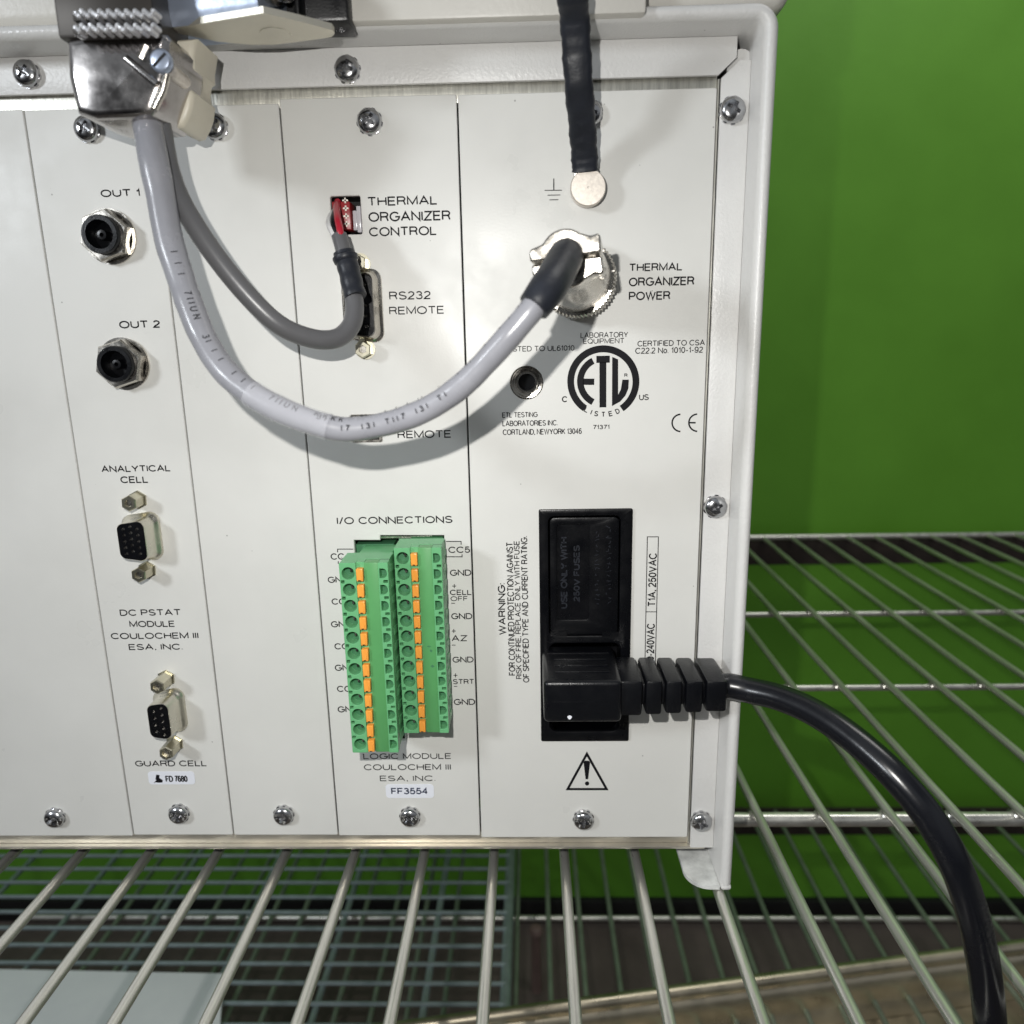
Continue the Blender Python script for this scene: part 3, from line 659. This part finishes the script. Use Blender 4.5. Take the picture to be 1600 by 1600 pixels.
# ---- output jacks on the left panel
def jack(px, py):
    c_ = at(px, py, -5); root = bpy.data.objects.new('output_jack', None); COL.objects.link(root); root.parent = ins; root.location = (Vector((c_.x, 0, c_.z)) - ORG[ins.name]) * S; ORG[root.name] = Vector((c_.x, 0, c_.z))
    b0 = Vector((c_.x, 0, c_.z))
    MB().lathe(b0, (0, -1, 0), [(.05, 9.0), (1.0, 9.0), (1.0, 8.0)], 36, cap1=False).build('washer', 'nickel', root)
    MB().lathe(b0, (0, -1, 0), [(1.02, 8.6), (4.2, 8.6), (5.0, 8.0), (5.0, 6.2)], 6, cap0=False, cap1=False, ref=(1, 0, .3)).build('nut', 'nickel', root, smooth=20)
    mb = MB().lathe(b0, (0, -1, 0), [(1, 6.2), (6.6, 6.2), (7.0, 5.9), (7.0, 4.6), (1.5, 4.4), (1.4, 1.6), (5.5, 1.5), (5.6, .7), (2, .6)], 32, cap0=False); mb.build('barrel', 'black', root)
jack(183, 569); jack(160, 367)

# ---- control socket behind its cut-out
cx0, cx1, cz0, cz1 = ctl
root = bpy.data.objects.new('control_socket', None); COL.objects.link(root); root.parent = ins; ORG[root.name] = Vector((cx0, 2, cz0)); root.location = (ORG[root.name] - ORG[ins.name]) * S
mb = MB(); mb.box(cx0 - 2, cx1 + 2, 12, 13, cz0 - 2, cz1 + 2); mb.box(cx0 - 2, cx0 - .3, 2.1, 13, cz0 - 2, cz1 + 2); mb.box(cx1 + .3, cx1 + 2, 2.1, 13, cz0 - 2, cz1 + 2)
mb.box(cx0 - 2, cx1 + 2, 2.1, 12, cz1 + .2, cz1 + 1.5); mb.box(cx0 - 2, cx1 + 2, 2.1, 12, cz0 - 1.5, cz0 - .2); mb.build('cavity', 'hole', root)
MB().box(cx0 + .3, cx0 + 6.3, .6, 10, cz0 + 1.6, cz1 - 1.6, bev=.3).build('plug_housing', 'red', root)
mb = MB()
for k in range(4):
    z_ = cz0 + 3.4 + k * 2.45; mb.box(cx0 + 4.0, cx0 + 5.9, .15, .6, z_ - .25, z_ + .25); mb.box(cx0 + 4.7, cx0 + 5.2, .15, .58, z_ - .85, z_ + .85)
mb.build('contacts', 'satin', root)
mb = MB().box(cx1 - 3.4, cx1 - 1.9, 2.2, 9, cz0 + 1.6, cz1 - 4.2, bev=.3).box(cx1 - 1.8, cx1 - .3, .8, 9, cz0 + .7, cz1 - 3.0, bev=.3); mb.build('latch', 'clear', root)

# ---- small square socket half hidden by the lilac cable
kx0, kx1, kz0, kz1 = key
root = bpy.data.objects.new('remote_socket', None); COL.objects.link(root); root.parent = ins; ORG[root.name] = Vector((kx0, 2, kz0)); root.location = (ORG[root.name] - ORG[ins.name]) * S
mb = MB().prism(rr(kx0 + .1, kx1 - .1, kz0 + .1, kz1 - .1, .4, 3), -.45, 6, [rr(kx0 + .9, kx1 - .9, kz0 + .9, kz1 - .9, .3, 3)]); mb.build('shell', 'nickel', root)
MB().box(kx0 + .9, kx1 - .9, 5, 6, kz0 + .9, kz1 - .9).build('cavity', 'cream', root)
MB().box(kx0 + 1.6, kx1 - 1.6, .5, 5, kz0 + 1.0, kz0 + 2.2).build('tongue', 'hole', root)

# ---- header behind the green plugs
root = bpy.data.objects.new('terminal_header', None); COL.objects.link(root); root.parent = ins; ORG[root.name] = Vector((iol[0][0], 3, iol[0][1])); root.location = (ORG[root.name] - ORG[ins.name]) * S
xs = [p_[0] for p_ in iol]; zs = [p_[1] for p_ in iol]
MB().box(min(xs) - 2, max(xs) + 2, 11, 12, min(zs) - 2, max(zs) + 2).build('board', 'hole', root)
mb = MB(); mb.box(min(xs) + 1, min(xs) + 15, 2.5, 11, min(zs) + 1, max(zs) - 4).box(min(xs) + 17, max(xs) - 1, 2.5, 11, min(zs) + 4, max(zs) - 2); mb.build('shroud', 'greend', root)
mb = MB(); mb.box(min(xs) + 9.5, max(xs) - 5, 4.0, 5.2, max(zs) - 2.2, max(zs) - 1.4); mb.build('contact_bar', 'nickel', root)

# ---- countersunk hole
mb = MB().lathe((cs.x, 0, cs.z), (0, 1, 0), [(0.02, 5.75), (.25, 5.6), (.9, 5.35), (.95, 4.9), (1.8, 4.6), (1.85, 4.1), (3.0, 3.7), (3.0, 3.0), (4.5, 2.9), (9, 2.9)], 40, cap0=False); mb.build('bushing', 'nickel', ins)
mb = MB().lathe((cs.x, 4.4, cs.z), (0, 1, 0), [(0, 2.85), (.2, 2.85)], 24); mb.build('bushing_hole', 'hole', ins)

# ---- mains inlet with fuse door
ix0, ix1, iz0, iz1 = R_(843.5, 985, 794.8, 1156)
root = bpy.data.objects.new('power_inlet', None); COL.objects.link(root); root.parent = ins; ORG[root.name] = Vector((ix0, 0, iz0)); root.location = (ORG[root.name] - ORG[ins.name]) * S
sx0, sx1, sz0, sz1 = R_(858, 968, 1003, 1141)
dx0, dx1, dz0, dz1 = R_(857, 968, 805, 992)
mb = MB().prism(rr(ix0, ix1, iz0, iz1, .6, 3), -1.1, 3, [rr(sx0, sx1, sz0, sz1, 3, 5), rr(dx0, dx1, dz0, dz1, 2.2, 5)], bev=.3); mb.build('frame', 'black', root)
MB().box(ix0 + 1.2, ix1 - 1.2, 12, 13, iz0 + 1.2, iz1 - 1.2).box(ix0 + 1.2, ix1 - 1.2, 3.2, 12, iz0 + 1.2, sz0 - .3).box(ix0 + 1.2, sx0 - .2, 3.2, 12, sz0, sz1).box(sx1 + .2, ix1 - 1.2, 3.2, 12, sz0, sz1).build('socket_well', 'black', root)
fx0, fx1, fz0, fz1 = R_(870, 920, 818, 967)
mb = MB().prism(rr(dx0 + .6, dx1 - .6, dz0 + .6, dz1 - .6, 1.8, 5), -1.3, 0, [rr(fx0, fx1, fz0, fz1, 1.2, 4)], bev=.2)
mb.box(fx0 - .4, fx1 + .4, -.55, 0.2, fz0 - .4, fz1 + .4)
hx0, hx1, hz0, hz1 = R_(860, 886, 985, 992); mb.box(hx0, hx1, -1.5, -1.35, hz0, hz1); hx0, hx1, hz0, hz1 = R_(940, 966, 985, 992); mb.box(hx0, hx1, -1.5, -1.35, hz0, hz1)
dsk = mb.build('fuse_door', 'black', root, smooth=30)
mb = MB(); vtext(mb, 'USE ONLY WITH', 876, 886.5, 839, 951, .16, -.72); vtext(mb, '250V FUSES', 896, 906, 852, 940, .16, -.72)
for xx in (933.5, 951):                                              # two worn lines of raised lettering, not readable
    yy = 944.0
    while yy > 832 - (xx > 940) * 12:
        st = [(xx + random.uniform(-4.5, 4.5), yy - random.uniform(0, 5)) for _ in range(3)]
        pline(mb, st, .9, -1.42); yy -= random.choice((6, 6.5, 7, 9))
mb.build('embossed_text', 'shrink', root, smooth=0)

# ---- ground stud with its flat round nut
mb = MB().lathe((ns_.x, 0, ns_.z), (0, -1, 0), [(0, 3), (1.4, 3), (1.4, 5.6), (5.2, 5.7), (5.7, 5.4), (5.72, .3), (5.6, .1)], 48, cap0=False)
mb.build('ground_nut', 'satin', ins, smooth=30)

# ================================================================== UPPER INSTRUMENT
u = thing('instrument', (-130, 170, 96.05), 'cream instrument stacked on top, only its lower edge and rounded corner in view', 'instrument')
ux = at(1239, 5, -10).x
mb = MB(); bm = bmesh.new(); bmesh.ops.create_cube(bm, size=1)
for v in bm.verts: v.co = Vector(((XL - 5 + ux) / 2 + v.co.x * (ux - XL + 5), 185 + v.co.y * 390, 190 + v.co.z * 187.9))
bmesh.ops.bevel(bm, geom=list(bm.edges), offset=5.0, segments=5, profile=.5, affect='EDGES'); mb.from_bm(bm)
mb.build('case', 'upper', u)
fp = at(1010, 10, -18).x; fz = at(760, 27.5, -18).z
MB().box(at(531, 20, -18).x, fp, -18, -9.8, fz, 200, bev=.9).build('front_plate', 'upper', u)
sx_a, sx_b = at(436, 15, -26).x, at(541, 15, -26).x
mb = MB().box(sx_a - 60, sx_b, -23, -10.2, at(480, 34, -23).z, 150, bev=1).box(sx_b - 14, sx_b - 12.4, -30, -22, at(480, 26, -30).z, 130, bev=.3); mb.build('socket', 'black', u)

# ---- the big plug hanging in front of it, top left
k_ = thing('cable_connector', at(240, 100, -50), 'heavy metal and cream cable connector with a slotted screw, hanging at the top left', 'connector')
PZ_ = 86.0
pl = [atz(a, b_, PZ_) for a, b_ in ((262, 47), (330, 34), (412, 20.5), (470, 34), (519, 47), (523, 53), (518, 58), (470, 65), (428, 70), (390, 70), (340, 65), (300, 57), (272, 51))]
n = len(pl); mb = MB(); mb.add([q_ for q_ in pl] + [q_ + Vector((0, 0, 1.7)) for q_ in pl], [tuple(range(n)), tuple(range(n, 2 * n))] + [(i, (i + 1) % n, n + (i + 1) % n, n + i) for i in range(n)])
q_ = atz(430, 52, PZ_); mb.lathe(q_ + Vector((0, 0, -.25)), (0, 0, 1), [(0, 3.3), (.02, 4.1), (.3, 4.3)], 28)
mb.build('latch_plate', 'plate', k_, smooth=30)
a, b_ = atz(236, 41, PZ_ + 2), atz(414, 22, PZ_ + 2); dr2 = (b_ - a).normalized(); nr2 = Vector((dr2.y, -dr2.x, 0)).normalized()
if nr2.y > 0: nr2 = -nr2
mb = MB(); pr = [(4.75, -1.85), (5.8, .9), (6.0, 2.2), (6.0, 16), (-14, 16), (-14, .1), (4.6, .1)]
a2 = a - dr2 * 4; n = len(pr); mb.add([q_ + nr2 * (o_ - 2.2) + Vector((0, 0, z_)) for q_ in (a2, b_) for o_, z_ in pr], [(i, (i + 1) % n, n + (i + 1) % n, n + i) for i in range(n)] + [tuple(range(n)), tuple(range(n, 2 * n))])
mb.build('cross_piece', 'bluebar', k_, smooth=50)
mb = MB().lathe(b_ + Vector((0, 0, 9)) - nr2 * 2, dr2, [(-.4, 5.5), (1.2, 6.2), (2.2, 6.2), (2.4, 5.2), (4, 5.2), (4.4, 5.6), (6, 5.6)], 24); mb.build('end_cap', 'nickel', k_)
# toothed bright strips
for rowpx, zoff in ((22, 0), (44, 0)):
    mb = MB()
    for i in range(27):
        pxx = 119 + i * 4.65; c_ = at(pxx, rowpx + 4 * math.sin(i * 2.1), -52)
        mb.lathe(c_, (0, -1, 0), [(-3, .75), (.3, .7), (.6, .4)], 8)
    mb.box(at(115, rowpx, -50).x, at(241, rowpx, -50).x, -50.5, -46, c_.z - .9, c_.z + .9, 1)
    mb.build('toothed_strip', ['sparkle', 'blackm'], k_)
MB().box(at(90, 10, -44).x, at(243, 10, -44).x, -46, -24, at(200, 62, -44).z, at(200, -60, -44).z, bev=1).build('socket_block', 'blackm', k_)
hp = pxz([(100, 60), (150, 53), (256, 50), (263, 62), (262, 88), (258, 118), (251, 140), (241.5, 168), (234, 180), (205, 183), (150, 186), (118, 176), (104, 120)], -47)
MB().prism(hp, -47, -26, bev=2.2, seg=3).build('metal_hood', 'darkm', k_, smooth=60)
a, b_ = at(198, 92, -47.3), at(246, 132, -47.3)
mb = MB().tube([a, a * .5 + b_ * .5 + Vector((0, -.4, 0)), b_], 1.0, 10); mb.build('hood_rib', 'darkm', k_)
a, b_ = at(260.5, 116, -46.2), at(240.5, 169, -46.2); mb = MB().tube([a, (a + b_) / 2 + Vector((.6, 0, 0)), b_], 1.1, 10); mb.build('hood_edge_highlight', 'nickel', k_)  # brighter metal tube put in as the highlight along the hood's edge
c_ = at(254, 97, -47.2); mb = MB().lathe(c_, (0, -1, 0), [(0, 2.9), (1.0, 2.9), (1.6, 2.4), (1.7, 2.2)], 28)
mb.build('clamp_screw', 'bluebar', k_)
tdir = Vector((.77, 0, .64)); sdir = Vector((-.64, 0, .77)); b0 = c_ + Vector((0, -1.78, 0)); mb = MB()
mb.add([b0 + tdir * s_ * 2.3 + sdir * t_ * .38 for s_, t_ in ((-1, -1), (1, -1), (1, 1), (-1, 1))], [(0, 1, 2, 3)]); mb.build('screw_slot', 'hole', k_, smooth=0)
a = at(225, 80, -46.5); b_ = at(222, 92, -46.5); MB().tube([at(230, 72, -47.2), at(221, 92, -47.2)], 1.2, 8).build('hood_tab', 'nickel', k_)
c_ = at(267, 112, -45); MB().lathe(c_, (0, -1, 0), [(-8, 1.8), (0, 1.8), (.5, 1.4)], 14).build('pin', 'satin', k_)
cp = pxz([(250, 62), (306, 58), (301, 88), (302, 105), (296, 109), (294, 124), (296, 138), (302, 144), (299.5, 166), (294, 182), (286, 197), (276, 199.5), (256, 190), (238, 176), (236, 120)], -33)
mb = MB().prism(cp, -33, -18, bev=1.6, seg=3); cp2 = pxz([(262, 120), (286, 118), (284, 160), (270, 176), (258, 168)], -34); mb.prism(cp2, -34.2, -32, bev=.8); mb.build('plastic_body', 'cream', k_, smooth=50)
cp3 = pxz([(196, 181), (252, 178), (262, 190), (256, 196), (206, 194)], -38); MB().prism(cp3, -40, -26, bev=1).build('cable_clamp', 'darkm', k_)

# ================================================================== CABLES
def cable_points(l, step=6):
    sm = smooth_path([Vector((a, b_, h_)) for a, b_, h_ in l], step)
    return [at(q_.x, q_.y, -q_.z) for q_ in sm]
lil = thing('data_cable', at(540, 670, -66), 'lilac grey printed cable looping across the panel into the round metal plug', 'cable')
lp = [(228, 170, 35), (231, 195, 40), (240, 250, 45), (250, 300, 46), (264, 375, 48), (281, 430, 50), (297, 477, 53), (319, 530, 56), (350, 578, 60), (393, 615, 63), (440, 641, 65), (490, 660, 66), (540, 671, 66), (600, 663, 66), (650, 647, 67), (690, 626, 68), (729, 596, 69), (765, 559, 70), (800, 520, 71), (832, 482, 71), (852, 455, 69)]
LP = cable_points(lp, 6); NL = len(LP)
rad = [4.05 - .85 * min(1, i / (NL * .62)) + .05 * math.sin(i * .55) + .03 * math.sin(i * 1.3) for i in range(NL)]
MB().tube(LP, rad, 24).build('jacket', 'lilac', lil)
fr = frames(LP); cum = [0]
for i in range(1, NL): cum.append(cum[-1] + (LP[i] - LP[i - 1]).length)
def on_tube(s, ang, extra=.05):
    s = max(0, min(cum[-1] - .01, s)); i = max(0, min(NL - 2, next(j for j in range(NL) if cum[j] > s) - 1)); f = (s - cum[i]) / (cum[i + 1] - cum[i])
    p_ = LP[i].lerp(LP[i + 1], f); t, uu, vv = fr[i]; t2, u2, v2 = fr[i + 1]; uu = uu.lerp(u2, f).normalized(); vv = vv.lerp(v2, f).normalized(); r = rad[i] + (rad[i + 1] - rad[i]) * f + extra
    return p_ + uu * (r * math.cos(ang)) + vv * (r * math.sin(ang))
def tube_marks(s0, s1, ang, sgn, hgt, seq, mb, extra=.06):
    s = s0; k = 0
    while s < s1:
        ch = seq[k % len(seq)]; k += 1
        if ch == ' ': s += 2.2; continue
        r = 3.6
        for st, cl in glyphs(ch):
            dn = []
            for i in range(len(st) - 1):
                for q in range(3): dn.append((st[i][0] + (st[i + 1][0] - st[i][0]) * q / 3, st[i][1] + (st[i + 1][1] - st[i][1]) * q / 3))
            dn.append(st[-1])
            ribbon(mb, [(p_[0] * 1.4, p_[1] * hgt) for p_ in dn], .14, lambda p_: on_tube(s + p_.x, ang + sgn * p_.y / r, extra), cl)
        s += (G[ch][0] + .8) * 1.5
mb = MB(); tube_marks(46, 116, -.42, -1, 1.7, 'I I I  7IIUN  3I I I  ', mb); tube_marks(112, 119, -.6, -1, 1.6, 'K', mb); tube_marks(120, 151, .12, -1, 1.3, 'I7 I3I TI', mb, .4); tube_marks(122, 150, -.95, -1, 1.0, 'I II  I I ', mb, .4); tube_marks(156, 185, -.85, -1, 1.1, 'I II  I  I ', mb)
mb.build('cable_print', 'ink', lil, smooth=0)
s_a, s_b = next(i for i in range(NL) if cum[i] > 112), next(i for i in range(NL) if cum[i] > 158)
sa = next(i for i in range(NL) if LP[i].x > at(385, 610, -63).x and i > NL // 3); sb = next(i for i in range(NL) if LP[i].x > at(512, 668, -66).x and i > NL // 3)
MB().tube(LP[sa:sb + 1], [r + .32 for r in rad[sa:sb + 1]], 24).build('clear_sleeve', 'sleeve', lil)
# boot and round plug
bp_ = cable_points([(834, 480, 71.2), (846, 464, 70), (860, 444, 66), (872, 424, 60), (881, 407, 54), (885, 400, 47)], 6)
MB().tube(bp_, [4.15 + .55 * min(1, i / 10) for i in range(len(bp_))], 22).build('boot', 'shrink', lil)
A_, B_ = at(905, 440, 0), at(884, 402, -46); ax = (B_ - A_).normalized(); LEN = (B_ - A_).length
MB().lathe(A_, ax, [(1.0, 11.8), (1.3, 12.8), (7.4, 12.8), (7.9, 12.2)], 120, flute=.045, cap1=True).build('coupling_ring', 'nickel', lil, smooth=20)
MB().lathe(A_, ax, [(6.9, 10.8), (7.6, 10.9), (13, 10.7), (20, 10.4), (25, 9.9), (30, 8.8), (34, 8.0), (38, 7.8)], 48, cap0=False).build('back_shell', 'nickel', lil)
X_ = (Vector((1, 0, .09)) - ax * ax.dot(Vector((1, 0, .09)))).normalized(); Z_ = ax.cross(X_) * -1
if Z_.z < 0: Z_ = -Z_
def saddle(outl, s0, s1, mi=0):
    mb = MB(); n = len(outl); mb.add([A_ + ax * s_ + X_ * a + Z_ * b2 for s_ in (s0, s1) for a, b2 in outl], [tuple(range(n)), tuple(range(n, 2 * n))] + [(i, (i + 1) % n, n + (i + 1) % n, n + i) for i in range(n)])
    return mb
top = [(-9.8, -.2), (-9.9, 2.4), (-9.2, 3.3), (-7.4, 3.7)] + [(6.9 * math.cos(math.radians(t)), 6.9 * math.sin(math.radians(t)) + .5) for t in range(148, 38, -10)] + [(7.4, 4.5), (9.6, 4.9), (10.0, 3.8), (9.8, -.2)]
mb = saddle(top, 36, LEN + 1.5); o = mb.build('clamp_half', 'nickel', lil, smooth=40)
bev = o.modifiers.new('edge', 'BEVEL'); bev.width = .0006; bev.segments = 3; bev.limit_method = 'ANGLE'
mb = saddle([(a, -b2 - .8) for a, b2 in top], 36, LEN - 1); o = mb.build('clamp_half', 'nickel', lil, smooth=40)
bev = o.modifiers.new('edge', 'BEVEL'); bev.width = .0006; bev.segments = 3; bev.limit_method = 'ANGLE'

gy = thing('data_cable', at(425, 500, -36), 'dark grey cable with a black sleeve ending at the red control plug', 'cable')
gp = [(247, 178, 36), (252, 205, 37), (262, 258, 38), (278, 305, 40), (303, 350, 41), (339, 403, 41), (382, 456, 40), (425, 499, 38), (460, 520, 35), (500, 531, 31), (530, 527, 27), (549, 508, 23), (554, 482, 20), (551, 455, 18), (546, 425, 16)]
GP = cable_points(gp, 6); MB().tube(GP, 2.95, 20).build('jacket', 'grey', gy)
bt = cable_points([(556, 464, 19.2), (551, 447, 18), (546, 425, 16.5), (541, 408, 15.5), (537, 394, 15)], 6)
MB().tube(bt, [3.45 + (.5 if 17 < i < 22 else .0) + .1 * math.sin(i) for i in range(len(bt))], 20).build('black_sleeve', 'shrink', gy)
st_ = cable_points([(538, 398, 15), (534, 382, 14), (530, 368, 13)], 5)
MB().tube(st_, 2.5, 16).build('inner_jacket', 'grey', gy)
for nm, mt, l, r in (('black_wire', 'blackr', [(530, 372, 13), (523, 356, 12.5), (521, 342, 10), (524, 330, 4), (526, 322, 0)], 1.05), ('white_wire', 'whitew', [(527, 376, 13.2), (518, 360, 12.5), (514, 348, 10), (518, 336, 4), (524, 330, 0)], 1.0),
                     ('red_wire', 'redwire', [(532, 371, 14.5), (531, 358, 14), (527.5, 342, 11), (526, 328, 5), (527, 318, 0), (528, 315, -1)], 1.15)):
    MB().tube(cable_points(l, 5), r, 12).build(nm, mt, gy)

# ---- mains cord
pc = thing('power_cord', at(910, 1095, -20), 'black mains cord with a right-angled plug in the inlet, curving away over the shelf', 'power cord')
HP = -28.0
bx0, bx1 = at(849.5, 1098, HP).x, at(972, 1098, HP).x; bzt, bzb = at(910, 1065, HP).z, at(910, 1130, HP).z
mb = MB(); bm = bmesh.new(); bmesh.ops.create_cube(bm, size=1)
for v in bm.verts: v.co = Vector(((bx0 + bx1) / 2 + v.co.x * (bx1 - bx0), HP / 2 + 1.5 + v.co.y * (-HP + 3), (bzt + bzb) / 2 + v.co.z * (bzt - bzb)))
bmesh.ops.bevel(bm, geom=list(bm.edges), offset=1.7, segments=4, profile=.5, affect='EDGES'); mb.from_bm(bm)
for row in (1031, 1040.5, 1050.5):
    y_ = atz(905, row, bzt).y; mb.box(bx0 + 4.2, bx1 - 3.6, y_ - .3, y_ + .3, bzt - .2, bzt + .5, bev=.15)
y_ = atz(905, 1020.5, bzt).y; mb.box(bx0 + 1.8, bx1 - 2, y_ - .25, y_ + .25, bzt - .2, bzt + .22)
zz = at(910, 1097, HP).z; mb.box(bx0 + 3, bx1 - 1.6, HP - .12, HP + .2, zz - .09, zz + .09)
q = at(890, 1121, HP - .12); mb.add([(q.x + .75 * math.cos(a) * (1 + .2 * math.sin(3 * a)), HP - .12, q.z + .75 * math.sin(a)) for a in [2 * PI * k / 12 for k in range(12)]], [tuple(range(12))], 1)
mb.build('plug_body', ['blackr', 'sticker'], pc)
RY = -26.0; rzt, rzb = at(1060, 1064, RY).z, at(1060, 1119, RY).z
mb = MB()
for i, (l, r) in enumerate(((966, 1004), (1009, 1035), (1040.5, 1066.5), (1072, 1099), (1104, 1137.5))):
    k2 = i * .35; mb.box(at(l, 1092, RY).x, at(r, 1092, RY).x, RY + k2 * .5, -5.2, rzb + k2 * .7, rzt - k2 * .4, bev=1.1)
mb.box(at(975, 1092, RY).x, at(1130, 1092, RY).x, RY + 3.0, -8.5, rzb + 2.4, rzt - 2.4, bev=1.5)
mb.build('strain_relief', 'blackr', pc)
zc = (rzt + rzb) / 2
CP = [Vector((at(1128, 1092, -17).x, -17, zc)), Vector((at(1141, 1092, -17).x, -17.2, zc + .1))] + [at(a, b_, -h_) for a, b_, h_ in ((1172, 1079, 20), (1215, 1089, 26), (1262, 1108, 34), (1310, 1137, 43), (1358, 1175, 52), (1403, 1218, 60), (1450, 1275, 67), (1490, 1345, 72), (1520, 1430, 74), (1540, 1530, 74), (1552, 1660, 72))]
MB().tube(smooth_path(CP, 7), 4.55, 26).build('cord', 'cord', pc)

# ---- black ground strap
gs = thing('ground_strap', at(912, 266, -6), 'flat black heat-shrunk strap hanging down to the round silver ground nut', 'strap')
spx = cable_points([(889, -60, 41), (894, -10, 35), (898, 30, 29), (901, 80, 25), (905, 140, 21), (910, 200, 13), (913, 240, 8), (914, 267, 6)], 7)
mb = MB(); vs = []; n = 16
fr2 = frames(spx)
for i, p_ in enumerate(spx):
    t = fr2[i][0]; side = Vector((1, 0, 0)); side = (side - t * t.dot(side)).normalized(); nn = t.cross(side)
    wd = 4.2 + .14 * math.sin(i * .9) + .12 * math.sin(i * 2.3 + 1); th = 1.9 - .5 * max(0, (i - 40) / 10) + .1 * math.sin(i * 1.7)
    for k in range(n):
        a = 2 * PI * k / n; cc, ss = math.cos(a), math.sin(a); vs.append(p_ + side * (wd * math.copysign(abs(cc) ** .55, cc)) + nn * (th * math.copysign(abs(ss) ** .8, ss)))
mb.add(vs, [(i * n + k, i * n + (k + 1) % n, (i + 1) * n + (k + 1) % n, (i + 1) * n + k) for i in range(len(spx) - 1) for k in range(n)] + [tuple(range(n)), tuple((len(spx) - 1) * n + k for k in range(n))])
mb.build('sleeve', 'shrink', gs)
lx0, lx1 = at(896, 268, -4).x, at(933, 268, -4).x
MB().box(lx0, lx1, -5.0, -3.8, at(914, 276, -4).z, at(914, 262, -4).z, bev=.3).build('lug', 'nickel', gs)

# ================================================================== GREEN TERMINAL PLUGS
def terminal_plug():
    W_, pit, n = 16.5, 5.77, 12; Ht = pit * n + 1.2; h = 17.0
    root = thing('terminal_plug', (0, 0, 0), 'x', 'terminal block', 'green terminal plugs on the panel')
    # local frame: x 0..W_, z 0..-Ht, front face at y = -h
    zc_ = [-(.9 + pit * (k + .5)) for k in range(n)]
    mb = MB()
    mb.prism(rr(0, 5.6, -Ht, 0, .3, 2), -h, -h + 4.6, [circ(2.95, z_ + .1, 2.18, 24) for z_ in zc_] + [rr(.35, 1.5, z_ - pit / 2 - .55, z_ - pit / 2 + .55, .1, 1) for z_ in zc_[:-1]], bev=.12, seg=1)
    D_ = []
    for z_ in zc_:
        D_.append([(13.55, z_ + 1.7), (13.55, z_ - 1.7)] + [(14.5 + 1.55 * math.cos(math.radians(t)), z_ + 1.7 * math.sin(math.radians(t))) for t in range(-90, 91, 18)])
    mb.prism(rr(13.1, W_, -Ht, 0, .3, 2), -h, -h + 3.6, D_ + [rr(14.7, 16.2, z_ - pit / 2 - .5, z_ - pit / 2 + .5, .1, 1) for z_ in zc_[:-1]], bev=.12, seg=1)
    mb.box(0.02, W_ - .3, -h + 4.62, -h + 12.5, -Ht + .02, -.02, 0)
    mb.box(.3, 5.4, -h + 3.9, -h + 4.58, -Ht + .3, -.3, 2)  # darker plate, shade at the bottom of the wire holes as colour
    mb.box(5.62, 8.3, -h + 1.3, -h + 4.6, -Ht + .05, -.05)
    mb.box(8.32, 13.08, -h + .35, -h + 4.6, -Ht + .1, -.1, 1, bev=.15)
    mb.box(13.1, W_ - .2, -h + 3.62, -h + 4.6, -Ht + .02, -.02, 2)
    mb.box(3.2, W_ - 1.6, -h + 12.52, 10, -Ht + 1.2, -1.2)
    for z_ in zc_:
        # ribs down the right side, metal tip and black shade face in each wire hole
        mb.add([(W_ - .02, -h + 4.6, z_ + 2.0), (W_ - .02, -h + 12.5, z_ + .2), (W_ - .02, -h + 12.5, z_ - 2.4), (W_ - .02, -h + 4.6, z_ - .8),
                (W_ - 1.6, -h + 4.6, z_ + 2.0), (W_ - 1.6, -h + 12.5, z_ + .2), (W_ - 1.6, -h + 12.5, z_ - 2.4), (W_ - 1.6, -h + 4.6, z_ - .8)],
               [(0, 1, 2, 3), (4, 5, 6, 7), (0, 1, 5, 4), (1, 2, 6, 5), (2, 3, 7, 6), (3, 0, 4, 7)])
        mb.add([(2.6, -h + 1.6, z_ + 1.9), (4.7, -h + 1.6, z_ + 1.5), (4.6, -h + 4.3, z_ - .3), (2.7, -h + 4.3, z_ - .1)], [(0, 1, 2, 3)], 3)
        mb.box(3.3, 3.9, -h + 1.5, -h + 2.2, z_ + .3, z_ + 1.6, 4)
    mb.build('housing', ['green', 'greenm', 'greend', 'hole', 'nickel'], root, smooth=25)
    lev = None
    for z_ in zc_:
        if lev is None:
            l = MB(); l.box(-1.15, 1.15, -.75, 1.9, -2.25, 2.1, bev=.28); l.box(-.45, .45, -.83, -.7, -1.95, 1.9, 0); l.box(-.5, .3, -.85, -.78, -2.05, -1.75, 1)
            lev = l.build('release_lever', ['orange', 'hole'], root, origin=(6.95, -h - .05, z_ - .2), local=True)
        else:
            o = lev.copy(); COL.objects.link(o); o.parent = root; o.location = Vector((6.95, -h - .05, z_ - .2)) * S
    return root
tp = terminal_plug()
p_a = at(529, 880, -25); tp.location = Vector((p_a.x, -8.0, p_a.z)) * S
tp['label'] = 'green terminal plug with orange levers, left one of the pair, standing out further and lower'
t2 = tp.copy(); COL.objects.link(t2)
for chd in list(tp.children):
    o = chd.copy(); COL.objects.link(o); o.parent = t2
p_b = at(615, 856.5, -16); t2.location = Vector((p_b.x, 1.0, p_b.z)) * S
mb = MB()
for cx_, cz_, rx_, rz_ in ((10.6, -36.6, .8, .32), (11.3, -38.2, .5, .5), (11.6, -44.2, .7, .55)):
    mb.add([(cx_ + rx_ * math.cos(a) * random.uniform(.6, 1.2), -16.69, cz_ + rz_ * math.sin(a) * random.uniform(.6, 1.2)) for a in [2 * PI * k / 14 for k in range(14)]], [tuple(range(14))])
sm = mb.build('ink_smudge', 'greend', None, smooth=0); sm.parent = t2
t2['label'] = 'green terminal plug with orange levers beside the GND lettering, right one of the pair'
